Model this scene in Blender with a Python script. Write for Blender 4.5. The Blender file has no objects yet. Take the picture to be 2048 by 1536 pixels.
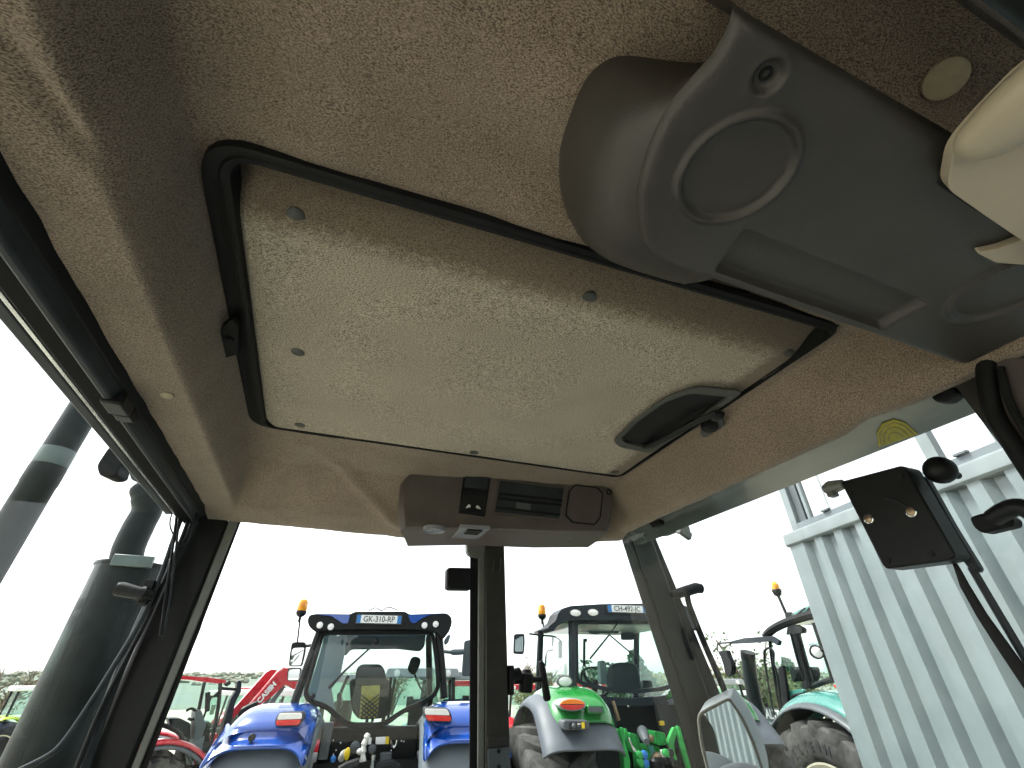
import bpy, bmesh, math, random
from mathutils import Vector, Matrix, noise
R = math.radians
rng = random.Random(7)
sc = bpy.context.scene
COL = sc.collection

# ------------------------------------------------------------------ camera, sky, sun, exposure
HC = 2.5                                   # eye height above the yard, metres
PITCH, AZ, FPX = R(33.4), R(21.3), 890.0   # +Y is the cab's forward axis
fwd = Vector((math.sin(AZ) * math.cos(PITCH), math.cos(AZ) * math.cos(PITCH), math.sin(PITCH)))
rgt = Vector((math.cos(AZ), -math.sin(AZ), 0))
upv = rgt.cross(fwd)
cam = bpy.data.cameras.new('camera')
cam.sensor_width = 36; cam.lens = 36 * FPX / 2048
cam.clip_start = 0.01; cam.clip_end = 5000
co = bpy.data.objects.new('camera', cam); COL.objects.link(co)
co.matrix_world = Matrix.Translation((0, 0, HC)) @ Matrix((rgt, upv, -fwd)).transposed().to_4x4()
sc.camera = co

SUN_EL, SUN_AZ = R(56), R(-60)             # veiled sun, high ahead on the left
w = bpy.data.worlds.new('World'); sc.world = w; w.use_nodes = True
nt = w.node_tree; nt.nodes.clear()
sky = nt.nodes.new('ShaderNodeTexSky'); sky.sky_type = 'NISHITA'; sky.sun_disc = False
sky.sun_elevation = SUN_EL; sky.sun_rotation = SUN_AZ
sky.dust_density = 1.2; sky.air_density = 1.0; sky.ozone_density = 1.0
hs = nt.nodes.new('ShaderNodeHueSaturation'); hs.inputs['Saturation'].default_value = 0.12
bg = nt.nodes.new('ShaderNodeBackground'); bg.inputs[1].default_value = 0.08
wo = nt.nodes.new('ShaderNodeOutputWorld')
nt.links.new(sky.outputs[0], hs.inputs['Color']); nt.links.new(hs.outputs[0], bg.inputs[0]); nt.links.new(bg.outputs[0], wo.inputs[0])
sl = bpy.data.lights.new('sun', 'SUN'); sl.energy = 1.5; sl.angle = R(20); sl.color = (1, 0.97, 0.92)
so = bpy.data.objects.new('sun', sl); COL.objects.link(so)
sd = Vector((math.sin(SUN_AZ) * math.cos(SUN_EL), math.cos(SUN_AZ) * math.cos(SUN_EL), math.sin(SUN_EL)))
so.rotation_euler = sd.to_track_quat('Z', 'Y').to_euler(); so.location = (0, 0, 30)
vs = sc.view_settings
vs.view_transform = 'Standard'; vs.look = 'None'; vs.gamma = 1; vs.use_curve_mapping = False
vs.exposure = 2.42
sc.render.engine = 'CYCLES'
cy = sc.cycles
cy.max_bounces = 10; cy.diffuse_bounces = 5; cy.glossy_bounces = 4; cy.transparent_max_bounces = 24; cy.transmission_bounces = 6
cy.adaptive_threshold = 0.03; cy.sample_clamp_indirect = 6; cy.use_denoising = True; cy.caustics_reflective = False; cy.caustics_refractive = False

# ------------------------------------------------------------------ measuring: sight line of a picture point (2048 x 1536) met with a plane, camera-relative metres
def ray(u, v): return fwd * FPX + rgt * (u - 1024) + upv * (768 - v)
def ZP(u, v, z): d = ray(u, v); return d * (z / d.z)
def YP(u, v, y): d = ray(u, v); return d * (y / d.y)
def XP(u, v, x): d = ray(u, v); return d * (x / d.x)
def DP(u, v, D): d = ray(u, v); return d * (D / math.hypot(d.x, d.y))
def PP(u, v, p0, n): d = ray(u, v); return d * (p0.dot(n) / d.dot(n))
class Frame:
    """ground frame of a parked thing: origin on the yard, heading clockwise from +Y"""
    def __init__(s, x, y, h):
        s.o = Vector((x, y, -HC)); s.h = R(h)
        s.ax = [Vector((math.cos(s.h), -math.sin(s.h), 0)), Vector((math.sin(s.h), math.cos(s.h), 0)), Vector((0, 0, 1))]
    def loc(s, p): q = p - s.o; return Vector([q.dot(a) for a in s.ax])
    def P(s, u, v, axis, val):
        n = s.ax[axis]; p0 = s.o + n * val; d = ray(u, v)
        return s.loc(d * (p0.dot(n) / d.dot(n)))
    def Y(s, u, v, y): return s.P(u, v, 1, y)
    def X(s, u, v, x): return s.P(u, v, 0, x)

# ------------------------------------------------------------------ materials
M = {}
def mat(name, col, rough=0.5, metal=0.0, var=0.0, vscale=8.0, bump=0.0, bscale=120.0, coat=0.0, col2=None, spec=0.5, emit=None, detail=4.0, lo=0.35, hi=0.65):
    m = bpy.data.materials.new(name); m.use_nodes = True
    nt = m.node_tree; b = nt.nodes['Principled BSDF']
    b.inputs['Base Color'].default_value = (*col, 1); b.inputs['Roughness'].default_value = rough
    b.inputs['Metallic'].default_value = metal; b.inputs['Coat Weight'].default_value = coat
    b.inputs['Coat Roughness'].default_value = 0.06; b.inputs['Specular IOR Level'].default_value = spec
    tc = nt.nodes.new('ShaderNodeTexCoord')
    if var or col2:
        n = nt.nodes.new('ShaderNodeTexNoise'); n.inputs['Scale'].default_value = vscale; n.inputs['Detail'].default_value = detail; n.inputs['Roughness'].default_value = 0.6
        r = nt.nodes.new('ShaderNodeValToRGB'); e = r.color_ramp.elements
        c2 = col2 if col2 else tuple(c * (1 - var) for c in col); c1 = col if col2 else tuple(min(1, c * (1 + var)) for c in col)
        e[0].position = lo; e[0].color = (*c2, 1); e[1].position = hi; e[1].color = (*c1, 1)
        nt.links.new(tc.outputs['Object'], n.inputs['Vector']); nt.links.new(n.outputs['Fac'], r.inputs[0]); nt.links.new(r.outputs[0], b.inputs['Base Color'])
        mr = nt.nodes.new('ShaderNodeMapRange'); mr.inputs[3].default_value = max(0.02, rough - 0.08); mr.inputs[4].default_value = min(1, rough + 0.12)
        nt.links.new(n.outputs['Fac'], mr.inputs[0]); nt.links.new(mr.outputs[0], b.inputs['Roughness'])
    if bump:
        n2 = nt.nodes.new('ShaderNodeTexNoise'); n2.inputs['Scale'].default_value = bscale; n2.inputs['Detail'].default_value = 3
        bp = nt.nodes.new('ShaderNodeBump'); bp.inputs['Strength'].default_value = bump; bp.inputs['Distance'].default_value = 0.5 / bscale
        nt.links.new(tc.outputs['Object'], n2.inputs['Vector']); nt.links.new(n2.outputs['Fac'], bp.inputs['Height']); nt.links.new(bp.outputs[0], b.inputs['Normal'])
    if emit:
        b.inputs['Emission Color'].default_value = (*emit[:3], 1); b.inputs['Emission Strength'].default_value = emit[3]
    M[name] = m; return m
def glass(name, tint, refl=1.0, rough=0.0, dirt=0.0):
    m = bpy.data.materials.new(name); m.use_nodes = True; nt = m.node_tree; nt.nodes.clear()
    t = nt.nodes.new('ShaderNodeBsdfTransparent'); t.inputs[0].default_value = (*tint, 1)
    g = nt.nodes.new('ShaderNodeBsdfGlossy'); g.inputs['Roughness'].default_value = rough; g.inputs[0].default_value = (1, 1, 1, 1)
    ge = nt.nodes.new('ShaderNodeNewGeometry'); dt = nt.nodes.new('ShaderNodeVectorMath'); dt.operation = 'DOT_PRODUCT'
    ab = nt.nodes.new('ShaderNodeMath'); ab.operation = 'ABSOLUTE'; iv = nt.nodes.new('ShaderNodeMath'); iv.operation = 'SUBTRACT'; iv.inputs[0].default_value = 1
    pw = nt.nodes.new('ShaderNodeMath'); pw.operation = 'POWER'; pw.inputs[1].default_value = 5
    f = nt.nodes.new('ShaderNodeMath'); f.operation = 'MULTIPLY_ADD'; f.inputs[1].default_value = 0.96; f.inputs[2].default_value = 0.04   # Schlick reflectance, the same from both sides of a thin pane
    nt.links.new(ge.outputs['Normal'], dt.inputs[0]); nt.links.new(ge.outputs['Incoming'], dt.inputs[1]); nt.links.new(dt.outputs['Value'], ab.inputs[0]); nt.links.new(ab.outputs[0], iv.inputs[1]); nt.links.new(iv.outputs[0], pw.inputs[0]); nt.links.new(pw.outputs[0], f.inputs[0])
    mu = nt.nodes.new('ShaderNodeMath'); mu.operation = 'MULTIPLY'; mu.inputs[1].default_value = refl; mu.use_clamp = True
    mx = nt.nodes.new('ShaderNodeMixShader'); o = nt.nodes.new('ShaderNodeOutputMaterial')
    nt.links.new(f.outputs[0], mu.inputs[0]); nt.links.new(mu.outputs[0], mx.inputs[0]); nt.links.new(t.outputs[0], mx.inputs[1]); nt.links.new(g.outputs[0], mx.inputs[2])
    last = mx
    if dirt:
        d = nt.nodes.new('ShaderNodeBsdfDiffuse'); d.inputs[0].default_value = (0.5, 0.48, 0.43, 1)
        tc = nt.nodes.new('ShaderNodeTexCoord'); n = nt.nodes.new('ShaderNodeTexNoise'); n.inputs['Scale'].default_value = 5; n.inputs['Detail'].default_value = 8
        mr = nt.nodes.new('ShaderNodeMapRange'); mr.inputs[1].default_value = 0.4; mr.inputs[2].default_value = 0.8; mr.inputs[3].default_value = 0.0; mr.inputs[4].default_value = dirt
        m2 = nt.nodes.new('ShaderNodeMixShader')
        nt.links.new(tc.outputs['Object'], n.inputs['Vector']); nt.links.new(n.outputs['Fac'], mr.inputs[0]); nt.links.new(mr.outputs[0], m2.inputs[0])
        nt.links.new(mx.outputs[0], m2.inputs[1]); nt.links.new(d.outputs[0], m2.inputs[2]); last = m2
    nt.links.new(last.outputs[0], o.inputs[0]); M[name] = m; return m
def fabric(name, c_lo, c_hi, scale, stretch, bump, mott=0.25, stain=None):
    """short brushed pile: stretched noise streaks whose direction wanders, fine relief, faint mottling"""
    m = bpy.data.materials.new(name); m.use_nodes = True; nt = m.node_tree; L = nt.links.new
    b = nt.nodes['Principled BSDF']; b.inputs['Roughness'].default_value = 0.95; b.inputs['Specular IOR Level'].default_value = 0.15
    b.inputs['Sheen Weight'].default_value = 0.25; b.inputs['Sheen Roughness'].default_value = 0.5
    tc = nt.nodes.new('ShaderNodeTexCoord')
    wn = nt.nodes.new('ShaderNodeTexNoise'); wn.inputs['Scale'].default_value = 6; wn.inputs['Detail'].default_value = 1
    vm = nt.nodes.new('ShaderNodeVectorMath'); vm.operation = 'MULTIPLY_ADD'; vm.inputs[1].default_value = (0.05, 0.05, 0.0)
    mp = nt.nodes.new('ShaderNodeMapping'); mp.inputs['Scale'].default_value = stretch; mp.inputs['Rotation'].default_value = (0, 0, 0.5)
    n = nt.nodes.new('ShaderNodeTexNoise'); n.inputs['Scale'].default_value = scale; n.inputs['Detail'].default_value = 2.5; n.inputs['Roughness'].default_value = 0.55
    r = nt.nodes.new('ShaderNodeValToRGB'); e = r.color_ramp.elements
    e[0].position = 0.36; e[0].color = (*c_lo, 1); e[1].position = 0.60; e[1].color = (*c_hi, 1)
    L(tc.outputs['Object'], wn.inputs['Vector']); L(wn.outputs['Color'], vm.inputs[0]); L(tc.outputs['Object'], vm.inputs[2])
    L(vm.outputs[0], mp.inputs['Vector']); L(mp.outputs[0], n.inputs['Vector']); L(n.outputs['Fac'], r.inputs[0])
    n3 = nt.nodes.new('ShaderNodeTexNoise'); n3.inputs['Scale'].default_value = 7; n3.inputs['Detail'].default_value = 5
    mr = nt.nodes.new('ShaderNodeMapRange'); mr.inputs[1].default_value = 0.3; mr.inputs[2].default_value = 0.7; mr.inputs[3].default_value = 1 - mott; mr.inputs[4].default_value = 1.0
    L(tc.outputs['Object'], n3.inputs['Vector']); L(n3.outputs['Fac'], mr.inputs[0])
    mx = nt.nodes.new('ShaderNodeMix'); mx.data_type = 'RGBA'; mx.blend_type = 'MULTIPLY'; mx.inputs[0].default_value = 1
    L(r.outputs[0], mx.inputs[6]); L(mr.outputs[0], mx.inputs[7])
    out = mx.outputs[2]
    if stain:      # mouldy dirt that has crept in from one edge: uv.y is the distance from that edge
        uv = nt.nodes.new('ShaderNodeUVMap'); sp = nt.nodes.new('ShaderNodeSeparateXYZ'); L(uv.outputs[0], sp.inputs[0])
        n4 = nt.nodes.new('ShaderNodeTexNoise'); n4.inputs['Scale'].default_value = 75; n4.inputs['Detail'].default_value = 6; n4.inputs['Roughness'].default_value = 0.75
        L(tc.outputs['Object'], n4.inputs['Vector'])
        ad = nt.nodes.new('ShaderNodeMath'); ad.operation = 'MULTIPLY_ADD'; ad.inputs[1].default_value = 0.09; L(n4.outputs['Fac'], ad.inputs[0]); L(sp.outputs[1], ad.inputs[2])
        r2 = nt.nodes.new('ShaderNodeValToRGB'); q = r2.color_ramp.elements
        q[0].position = 0.05; q[0].color = (0.35, 0.35, 0.35, 1); q[1].position = 0.165; q[1].color = (0, 0, 0, 1)
        k = q.new(0.068); k.color = (0.80, 0.80, 0.80, 1); k = q.new(0.125); k.color = (0.72, 0.72, 0.72, 1)
        L(ad.outputs[0], r2.inputs[0])
        ms = nt.nodes.new('ShaderNodeMix'); ms.data_type = 'RGBA'; L(r2.outputs[0], ms.inputs[0]); L(out, ms.inputs[6]); ms.inputs[7].default_value = (*stain, 1)
        out = ms.outputs[2]
    L(out, b.inputs['Base Color'])
    bp = nt.nodes.new('ShaderNodeBump'); bp.inputs['Strength'].default_value = bump; bp.inputs['Distance'].default_value = 0.003
    L(n.outputs['Fac'], bp.inputs['Height']); L(bp.outputs[0], b.inputs['Normal'])
    M[name] = m; return m

fabric('liner_pile', (0.112, 0.080, 0.058), (0.42, 0.330, 0.252), 380, (1.0, 2.2, 1.0), 0.7, 0.22)
fabric('hatch_pile', (0.135, 0.108, 0.08), (0.59, 0.515, 0.405), 340, (1.0, 1.7, 1.0), 0.5, 0.12, stain=(0.10, 0.068, 0.045))
mat('console_plastic', (0.046, 0.041, 0.036), 0.42, var=0.12, vscale=12, bump=0.35, bscale=420)
mat('front_plastic', (0.088, 0.072, 0.066), 0.5, var=0.1, vscale=14, bump=0.25, bscale=500)
mat('black_plastic', (0.010, 0.011, 0.012), 0.42, var=0.3, vscale=20, bump=0.2, bscale=300, spec=0.22)
mat('rubber', (0.007, 0.0075, 0.008), 0.55, var=0.35, vscale=15, bump=0.15, bscale=200, spec=0.22)
mat('slate_rail', (0.030, 0.036, 0.042), 0.38, var=0.25, vscale=10, bump=0.1, bscale=200, spec=0.22)
mat('pillar_paint', (0.009, 0.0105, 0.010), 0.36, var=0.3, vscale=9, bump=0.08, bscale=160, spec=0.22)
mat('post_paint', (0.036, 0.034, 0.030), 0.38, var=0.22, vscale=11, bump=0.12, bscale=160, spec=0.22)
mat('seal_grey', (0.16, 0.17, 0.155), 0.32, var=0.2, vscale=10)
mat('chrome', (0.62, 0.64, 0.63), 0.18, metal=1, var=0.15, vscale=14)
mat('cap_grey', (0.055, 0.058, 0.052), 0.5, var=0.2, vscale=60)
mat('cream_plug', (0.36, 0.31, 0.21), 0.55, var=0.12, vscale=50)
mat('cream_plastic', (0.47, 0.40, 0.30), 0.38, var=0.08, vscale=8, bump=0.1, bscale=300)
mat('lens', (0.24, 0.25, 0.28), 0.25, var=0.05)
mat('white_mark', (0.75, 0.77, 0.76), 0.5)
mat('exhaust', (0.011, 0.017, 0.017), 0.42, var=0.35, vscale=6, bump=0.15, bscale=60, spec=0.22)
mat('exhaust_band', (0.10, 0.14, 0.135), 0.35, var=0.2)
mat('dark_void', (0.006, 0.006, 0.006), 0.8, var=0.2)
mat('brass', (0.35, 0.25, 0.16), 0.4, metal=0.8, var=0.3, vscale=80)
mat('mirror_glass', (0.82, 0.86, 0.88), 0.02, metal=1)
mat('roof_skin', (0.085, 0.10, 0.092), 0.16, var=0.15, vscale=6, coat=0.6)
mat('mirror_rim', (0.10, 0.095, 0.08), 0.35, var=0.2, vscale=12)
mat('sticker_dull', (0.42, 0.36, 0.02), 0.5, col2=(0.30, 0.27, 0.03), vscale=60)  # yellow of the reflection painted on the overhang
mat('light_grey', (0.30, 0.33, 0.345), 0.4, var=0.08, vscale=5, coat=0.2)
mat('fender_grey', (0.125, 0.15, 0.165), 0.42, var=0.10, vscale=4, bump=0.05, bscale=80)
mat('fender_pale', (0.088, 0.103, 0.12), 0.55, var=0.08, vscale=4, bump=0.05, bscale=80)
mat('mid_grey', (0.075, 0.088, 0.095), 0.45, var=0.15, vscale=6)
mat('interior_grey', (0.20, 0.235, 0.255), 0.5, var=0.05)
mat('blue_paint', (0.0015, 0.052, 0.30), 0.22, var=0.06, vscale=3, coat=1.0)
mat('green_paint', (0.012, 0.19, 0.030), 0.25, var=0.08, vscale=4, coat=0.9)
mat('hitch_green', (0.03, 0.33, 0.07), 0.42, var=0.3, vscale=14, bump=0.1, bscale=60)
mat('teal_paint', (0.045, 0.20, 0.17), 0.25, var=0.06, vscale=4, coat=0.8)
mat('red_paint', (0.46, 0.012, 0.022), 0.26, var=0.10, vscale=4, coat=0.8)
mat('lime_paint', (0.42, 0.62, 0.03), 0.35, var=0.1)
mat('white_paint', (0.72, 0.74, 0.74), 0.35, var=0.06)
mat('rim_cream', (0.50, 0.48, 0.36), 0.4, var=0.15, vscale=8)
mat('rim_yellow', (0.65, 0.45, 0.02), 0.4, var=0.12, vscale=8)
mat('tyre', (0.018, 0.019, 0.019), 0.75, var=0.4, vscale=9, bump=0.2, bscale=60, spec=0.22)
mat('tyre_dusty', (0.065, 0.066, 0.063), 0.85, var=0.35, vscale=9, bump=0.2, bscale=60, spec=0.22)
mat('frame_black', (0.007, 0.0085, 0.009), 0.42, var=0.3, vscale=10, spec=0.22)
mat('frame_slate', (0.018, 0.024, 0.031), 0.36, var=0.15, vscale=6, spec=0.22)
mat('seat_cloth', (0.008, 0.012, 0.012), 0.8, var=0.3, vscale=20, spec=0.22)
mat('net_yellow', (0.50, 0.36, 0.05), 0.6, var=0.15, vscale=12)
mat('lamp_red', (0.62, 0.03, 0.025), 0.2, coat=0.6, var=0.1, vscale=40)
mat('lamp_orange', (0.85, 0.22, 0.02), 0.2, coat=0.6, var=0.1, vscale=40)
mat('lamp_clear', (0.78, 0.78, 0.76), 0.15, coat=0.6, var=0.08, vscale=60)
mat('beacon_amber', (0.95, 0.42, 0.01), 0.2, coat=0.5, col2=(0.55, 0.16, 0.0), vscale=18)
mat('plate_white', (0.74, 0.76, 0.76), 0.35)
mat('plate_blue', (0.02, 0.16, 0.42), 0.4)
mat('ink', (0.02, 0.021, 0.025), 0.6)
mat('sticker_yellow', (0.75, 0.55, 0.02), 0.45)
mat('cap_blue', (0.02, 0.16, 0.50), 0.4)
mat('hook_white', (0.62, 0.63, 0.60), 0.45, var=0.2, vscale=20)
mat('container_steel', (0.135, 0.17, 0.175), 0.42, var=0.10, vscale=3.5, bump=0.06, bscale=9, coat=0.15)
mat('container_lip', (0.175, 0.205, 0.21), 0.4, var=0.10, vscale=5)
mat('bark', (0.12, 0.095, 0.07), 0.9, var=0.3, vscale=12, bump=0.5, bscale=30)
mat('leaf_green', (0.055, 0.10, 0.045), 0.7, col2=(0.09, 0.14, 0.06), vscale=3)
mat('leaf_conifer', (0.035, 0.09, 0.055), 0.7, col2=(0.06, 0.13, 0.08), vscale=3)
mat('leaf_dry', (0.23, 0.17, 0.07), 0.8, col2=(0.13, 0.13, 0.045), vscale=2)
mat('scrub', (0.13, 0.16, 0.12), 0.9, col2=(0.19, 0.19, 0.14), vscale=0.02)  # distance haze greyed into the scrub colour
mat('leaf_olive', (0.15, 0.15, 0.055), 0.8, col2=(0.09, 0.11, 0.045), vscale=2)
mat('yard', (0.44, 0.42, 0.36), 0.95, col2=(0.34, 0.33, 0.24), vscale=0.22, bump=0.6, bscale=25, detail=9)
mat('grass', (0.13, 0.17, 0.05), 0.95, col2=(0.24, 0.23, 0.13), vscale=0.35, bump=0.6, bscale=25, detail=8)
mat('field', (0.11, 0.16, 0.06), 0.95, col2=(0.17, 0.16, 0.10), vscale=0.012, detail=3)
mat('hill', (0.17, 0.21, 0.16), 0.95, col2=(0.11, 0.15, 0.12), vscale=0.010, detail=6)
glass('cab_glass', (0.975, 0.992, 0.986), 0.25, dirt=0.006)
glass('tractor_glass', (0.88, 0.955, 0.93), 0.6)
glass('clear_glass', (0.95, 0.985, 0.97), 0.7)

# ------------------------------------------------------------------ mesh builder and object helpers
def V(*a): return Vector(a)
def rnd(pts, r, k=4):
    """round the corners of a closed polygon"""
    out = []; n = len(pts)
    for i, p in enumerate(pts):
        a = pts[i - 1] - p; b = pts[(i + 1) % n] - p
        rr = min(r, a.length * 0.45, b.length * 0.45)
        A = p + a.normalized() * rr; B = p + b.normalized() * rr
        for j in range(k + 1):
            t = j / k; out.append(A * (1 - t) ** 2 + p * 2 * t * (1 - t) + B * t * t)
    return out
def smooth_path(pts, k=6):
    pts = [Vector(p) for p in pts]; out = []
    for i in range(len(pts) - 1):
        p0 = pts[max(i - 1, 0)]; p1 = pts[i]; p2 = pts[i + 1]; p3 = pts[min(i + 2, len(pts) - 1)]
        for j in range(k):
            t = j / k
            out.append(0.5 * ((2 * p1) + (p2 - p0) * t + (2 * p0 - 5 * p1 + 4 * p2 - p3) * t * t + (3 * p1 - p0 - 3 * p2 + p3) * t ** 3))
    out.append(pts[-1]); return out
class MB:
    def __init__(s): s.v = []; s.f = []; s.uv = None
    def add(s, vs, fs):
        o = len(s.v); s.v += [Vector(p) for p in vs]; s.f += [tuple(o + i for i in f) for f in fs]; return s
    def box(s, c, size, rot=None):
        c = Vector(c); h = [x / 2 for x in size]; vs = []
        for sx in (-1, 1):
            for sy in (-1, 1):
                for sz in (-1, 1):
                    p = Vector((sx * h[0], sy * h[1], sz * h[2])); vs.append(c + (rot @ p if rot else p))
        return s.add(vs, [(0, 1, 3, 2), (4, 6, 7, 5), (0, 4, 5, 1), (2, 3, 7, 6), (0, 2, 6, 4), (1, 5, 7, 3)])
    def poly(s, pts): return s.add(pts, [tuple(range(len(pts)))])
    def prism(s, pts, off):
        n = len(pts); off = Vector(off); pts = [Vector(p) for p in pts]
        return s.add(pts + [p + off for p in pts], [tuple(range(n)), tuple(reversed(range(n, 2 * n)))] + [(i, n + i, n + (i + 1) % n, (i + 1) % n) for i in range(n)])
    def ring(s, outer, inner, off):
        n = len(outer); off = Vector(off)
        vs = list(outer) + list(inner) + [p + off for p in outer] + [p + off for p in inner]; fs = []
        for i in range(n):
            j = (i + 1) % n
            fs += [(i, j, n + j, n + i), (2 * n + i, 3 * n + i, 3 * n + j, 2 * n + j), (i, 2 * n + i, 2 * n + j, j), (n + i, n + j, 3 * n + j, 3 * n + i)]
        return s.add(vs, fs)
    def tube(s, pts, r, n=10, flat=1.0):
        pts = [Vector(p) for p in pts]; m = len(pts); rr = r if isinstance(r, (list, tuple)) else [r] * m
        t0 = (pts[1] - pts[0]).normalized(); ref = Vector((0, 0, 1)) if abs(t0.z) < 0.9 else Vector((1, 0, 0))
        a = t0.cross(ref).normalized(); vs = []; fs = []
        for i, p in enumerate(pts):
            t = (pts[min(i + 1, m - 1)] - pts[max(i - 1, 0)]).normalized()
            a = (a - t * a.dot(t)).normalized(); b = t.cross(a)
            for k in range(n):
                q = 2 * math.pi * k / n; vs.append(p + (a * math.cos(q) + b * math.sin(q) * flat) * rr[i])
        for i in range(m - 1):
            for k in range(n): fs.append((i * n + k, i * n + (k + 1) % n, (i + 1) * n + (k + 1) % n, (i + 1) * n + k))
        fs += [tuple(reversed(range(n))), tuple(range((m - 1) * n, m * n))]
        return s.add(vs, fs)
    def lathe(s, c, axis, prof, n=24):
        c = Vector(c); ax = Vector(axis).normalized(); ref = Vector((0, 0, 1)) if abs(ax.z) < 0.9 else Vector((1, 0, 0))
        a = ax.cross(ref).normalized(); b = ax.cross(a); vs = []; fs = []; m = len(prof)
        for (r, h) in prof:
            for k in range(n):
                q = 2 * math.pi * k / n; vs.append(c + ax * h + (a * math.cos(q) + b * math.sin(q)) * max(r, 1e-5))
        for i in range(m - 1):
            for k in range(n): fs.append((i * n + k, i * n + (k + 1) % n, (i + 1) * n + (k + 1) % n, (i + 1) * n + k))
        fs += [tuple(reversed(range(n))), tuple(range((m - 1) * n, m * n))]
        return s.add(vs, fs)
    def grid(s, rows, flip=False, close=False):
        nr, nc = len(rows), len(rows[0]); fs = []
        for i in range(nr - 1):
            for j in range(nc if close else nc - 1):
                k = (j + 1) % nc; q = (i * nc + j, i * nc + k, (i + 1) * nc + k, (i + 1) * nc + j)
                fs.append(q[::-1] if flip else q)
        return s.add([p for r in rows for p in r], fs)
    def ell(s, c, r, n=14, m=9, axis=None):
        prof = [(math.sin(math.pi * i / m), -math.cos(math.pi * i / m)) for i in range(m + 1)]
        o = len(s.v); s.lathe((0, 0, 0), (0, 0, 1), prof, n); rr = r if isinstance(r, (list, tuple)) else (r, r, r)
        for i in range(o, len(s.v)):
            p = s.v[i]; p = Vector((p.x * rr[0], p.y * rr[1], p.z * rr[2]))
            s.v[i] = Vector(c) + (axis @ p if axis else p)
        return s
    def build(s, name, material, parent=None, bevel=0, smooth=32, offset=None, solid=0, sub=0, seg=2):
        me = bpy.data.meshes.new(name); me.from_pydata([tuple(p) for p in s.v], [], s.f)
        if s.uv:
            ul = me.uv_layers.new(name='UVMap')
            for lp in me.loops: ul.data[lp.index].uv = s.uv[lp.vertex_index]
        bm = bmesh.new(); bm.from_mesh(me); bmesh.ops.recalc_face_normals(bm, faces=bm.faces); bm.to_mesh(me); bm.free()
        if smooth: me.shade_smooth(); me.set_sharp_from_angle(angle=R(smooth))
        me.materials.append(M[material])
        o = bpy.data.objects.new(name, me); COL.objects.link(o)
        if parent is not None: put(o, parent)
        if solid: q = o.modifiers.new('thickness', 'SOLIDIFY'); q.thickness = solid; q.offset = 0
        if bevel: q = o.modifiers.new('bevel', 'BEVEL'); q.width = bevel; q.segments = seg; q.limit_method = 'ANGLE'; q.angle_limit = R(35)
        if sub: q = o.modifiers.new('smooth', 'SUBSURF'); q.levels = sub; q.render_levels = sub
        return o
def put(o, parent):
    o.parent = parent
    b = parent.get('_o')
    if b is not None and parent.type == 'EMPTY': o.location = b
def thing(name, label, cat, loc=(0, 0, 0), heading=0, group=None, inner=None):
    o = bpy.data.objects.new(name, None); COL.objects.link(o); o.empty_display_size = 0.3
    o.location = loc; o.rotation_euler = (0, 0, -R(heading)); o['label'] = label; o['category'] = cat
    if group: o['group'] = group
    if inner is not None: ORIG[o.name] = inner; 
    return o
ORIG = {}
def put(o, parent):
    o.parent = parent
    if parent.name in ORIG: o.location = ORIG[parent.name]
def tag(o, label=None, cat=None, group=None, kind=None):
    if label: o['label'] = label
    if cat: o['category'] = cat
    if group: o['group'] = group
    if kind: o['kind'] = kind
    return o
def text_mesh(name, s, size, origin, xdir, ydir, material, parent, depth=0.002, align='CENTER', sx=1.0, bold=0.0):
    cu = bpy.data.curves.new(name, 'FONT'); cu.body = s; cu.size = size; cu.align_x = align; cu.align_y = 'CENTER'; cu.extrude = depth; cu.offset = bold
    t = bpy.data.objects.new(name, cu); COL.objects.link(t)
    dg = bpy.context.evaluated_depsgraph_get(); me = bpy.data.meshes.new_from_object(t.evaluated_get(dg))
    COL.objects.unlink(t); bpy.data.objects.remove(t)
    xd = Vector(xdir).normalized(); yd = Vector(ydir); yd = (yd - xd * yd.dot(xd)).normalized(); zd = xd.cross(yd); o3 = Vector(origin)
    for vtx in me.vertices:
        p = vtx.co; vtx.co = o3 + xd * p.x * sx + yd * p.y + zd * p.z
    me.materials.clear(); me.materials.append(M[material]); me.name = name
    o = bpy.data.objects.new(name, me); COL.objects.link(o); put(o, parent); return o
def lerp(a, b, t): return a + (b - a) * t
def sst(a, b, x):
    t = min(1, max(0, (x - a) / (b - a))); return t * t * (3 - 2 * t)
def smin(a, b, k):
    h = max(0, min(1, 0.5 + 0.5 * (b - a) / k)); return lerp(b, a, h) - k * h * (1 - h)

# ================================================================== the tractor the picture is taken in (camera-relative metres)
CAB = thing('tractor_cab', 'tan lined tractor cab around the viewer with roof hatch, dark pillars and overhead consoles', 'tractor cab', (0.3, 0.6, 0), inner=Vector((-0.3, -0.6, HC)))
ZT, RIM = 0.585, 0.44
def yF(x): return 1.70 if x < 0.6 else lerp(1.70, 1.45, min(1, (x - 0.6) / 0.4))
gA, gB = ZP(185, -20, ZT), ZP(352, 300, ZT)
def seg_d(p, a, b):
    ab = b - a; t = max(0, min(1, (p - a).dot(ab) / ab.length_squared)); return (p - a - ab * t).length
FR = [(0, 0.428), (0.03, 0.43), (0.10, 0.452), (0.22, 0.518), (0.28, 0.552), (0.33, 0.560), (0.44, 0.583), (0.5, 0.60), (3, 0.60)]
def zfront(d):
    for (a, za), (b, zb) in zip(FR, FR[1:]):
        if d <= b: return lerp(za, zb, (d - a) / (b - a))
    return 0.6
HAZ = 0.577
hq = [ZP(455, 310, HAZ), ZP(1662, 662, HAZ), ZP(1237, 952, HAZ), ZP(530, 851, HAZ)]   # hatch: near left, near right, far right, far left
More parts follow.
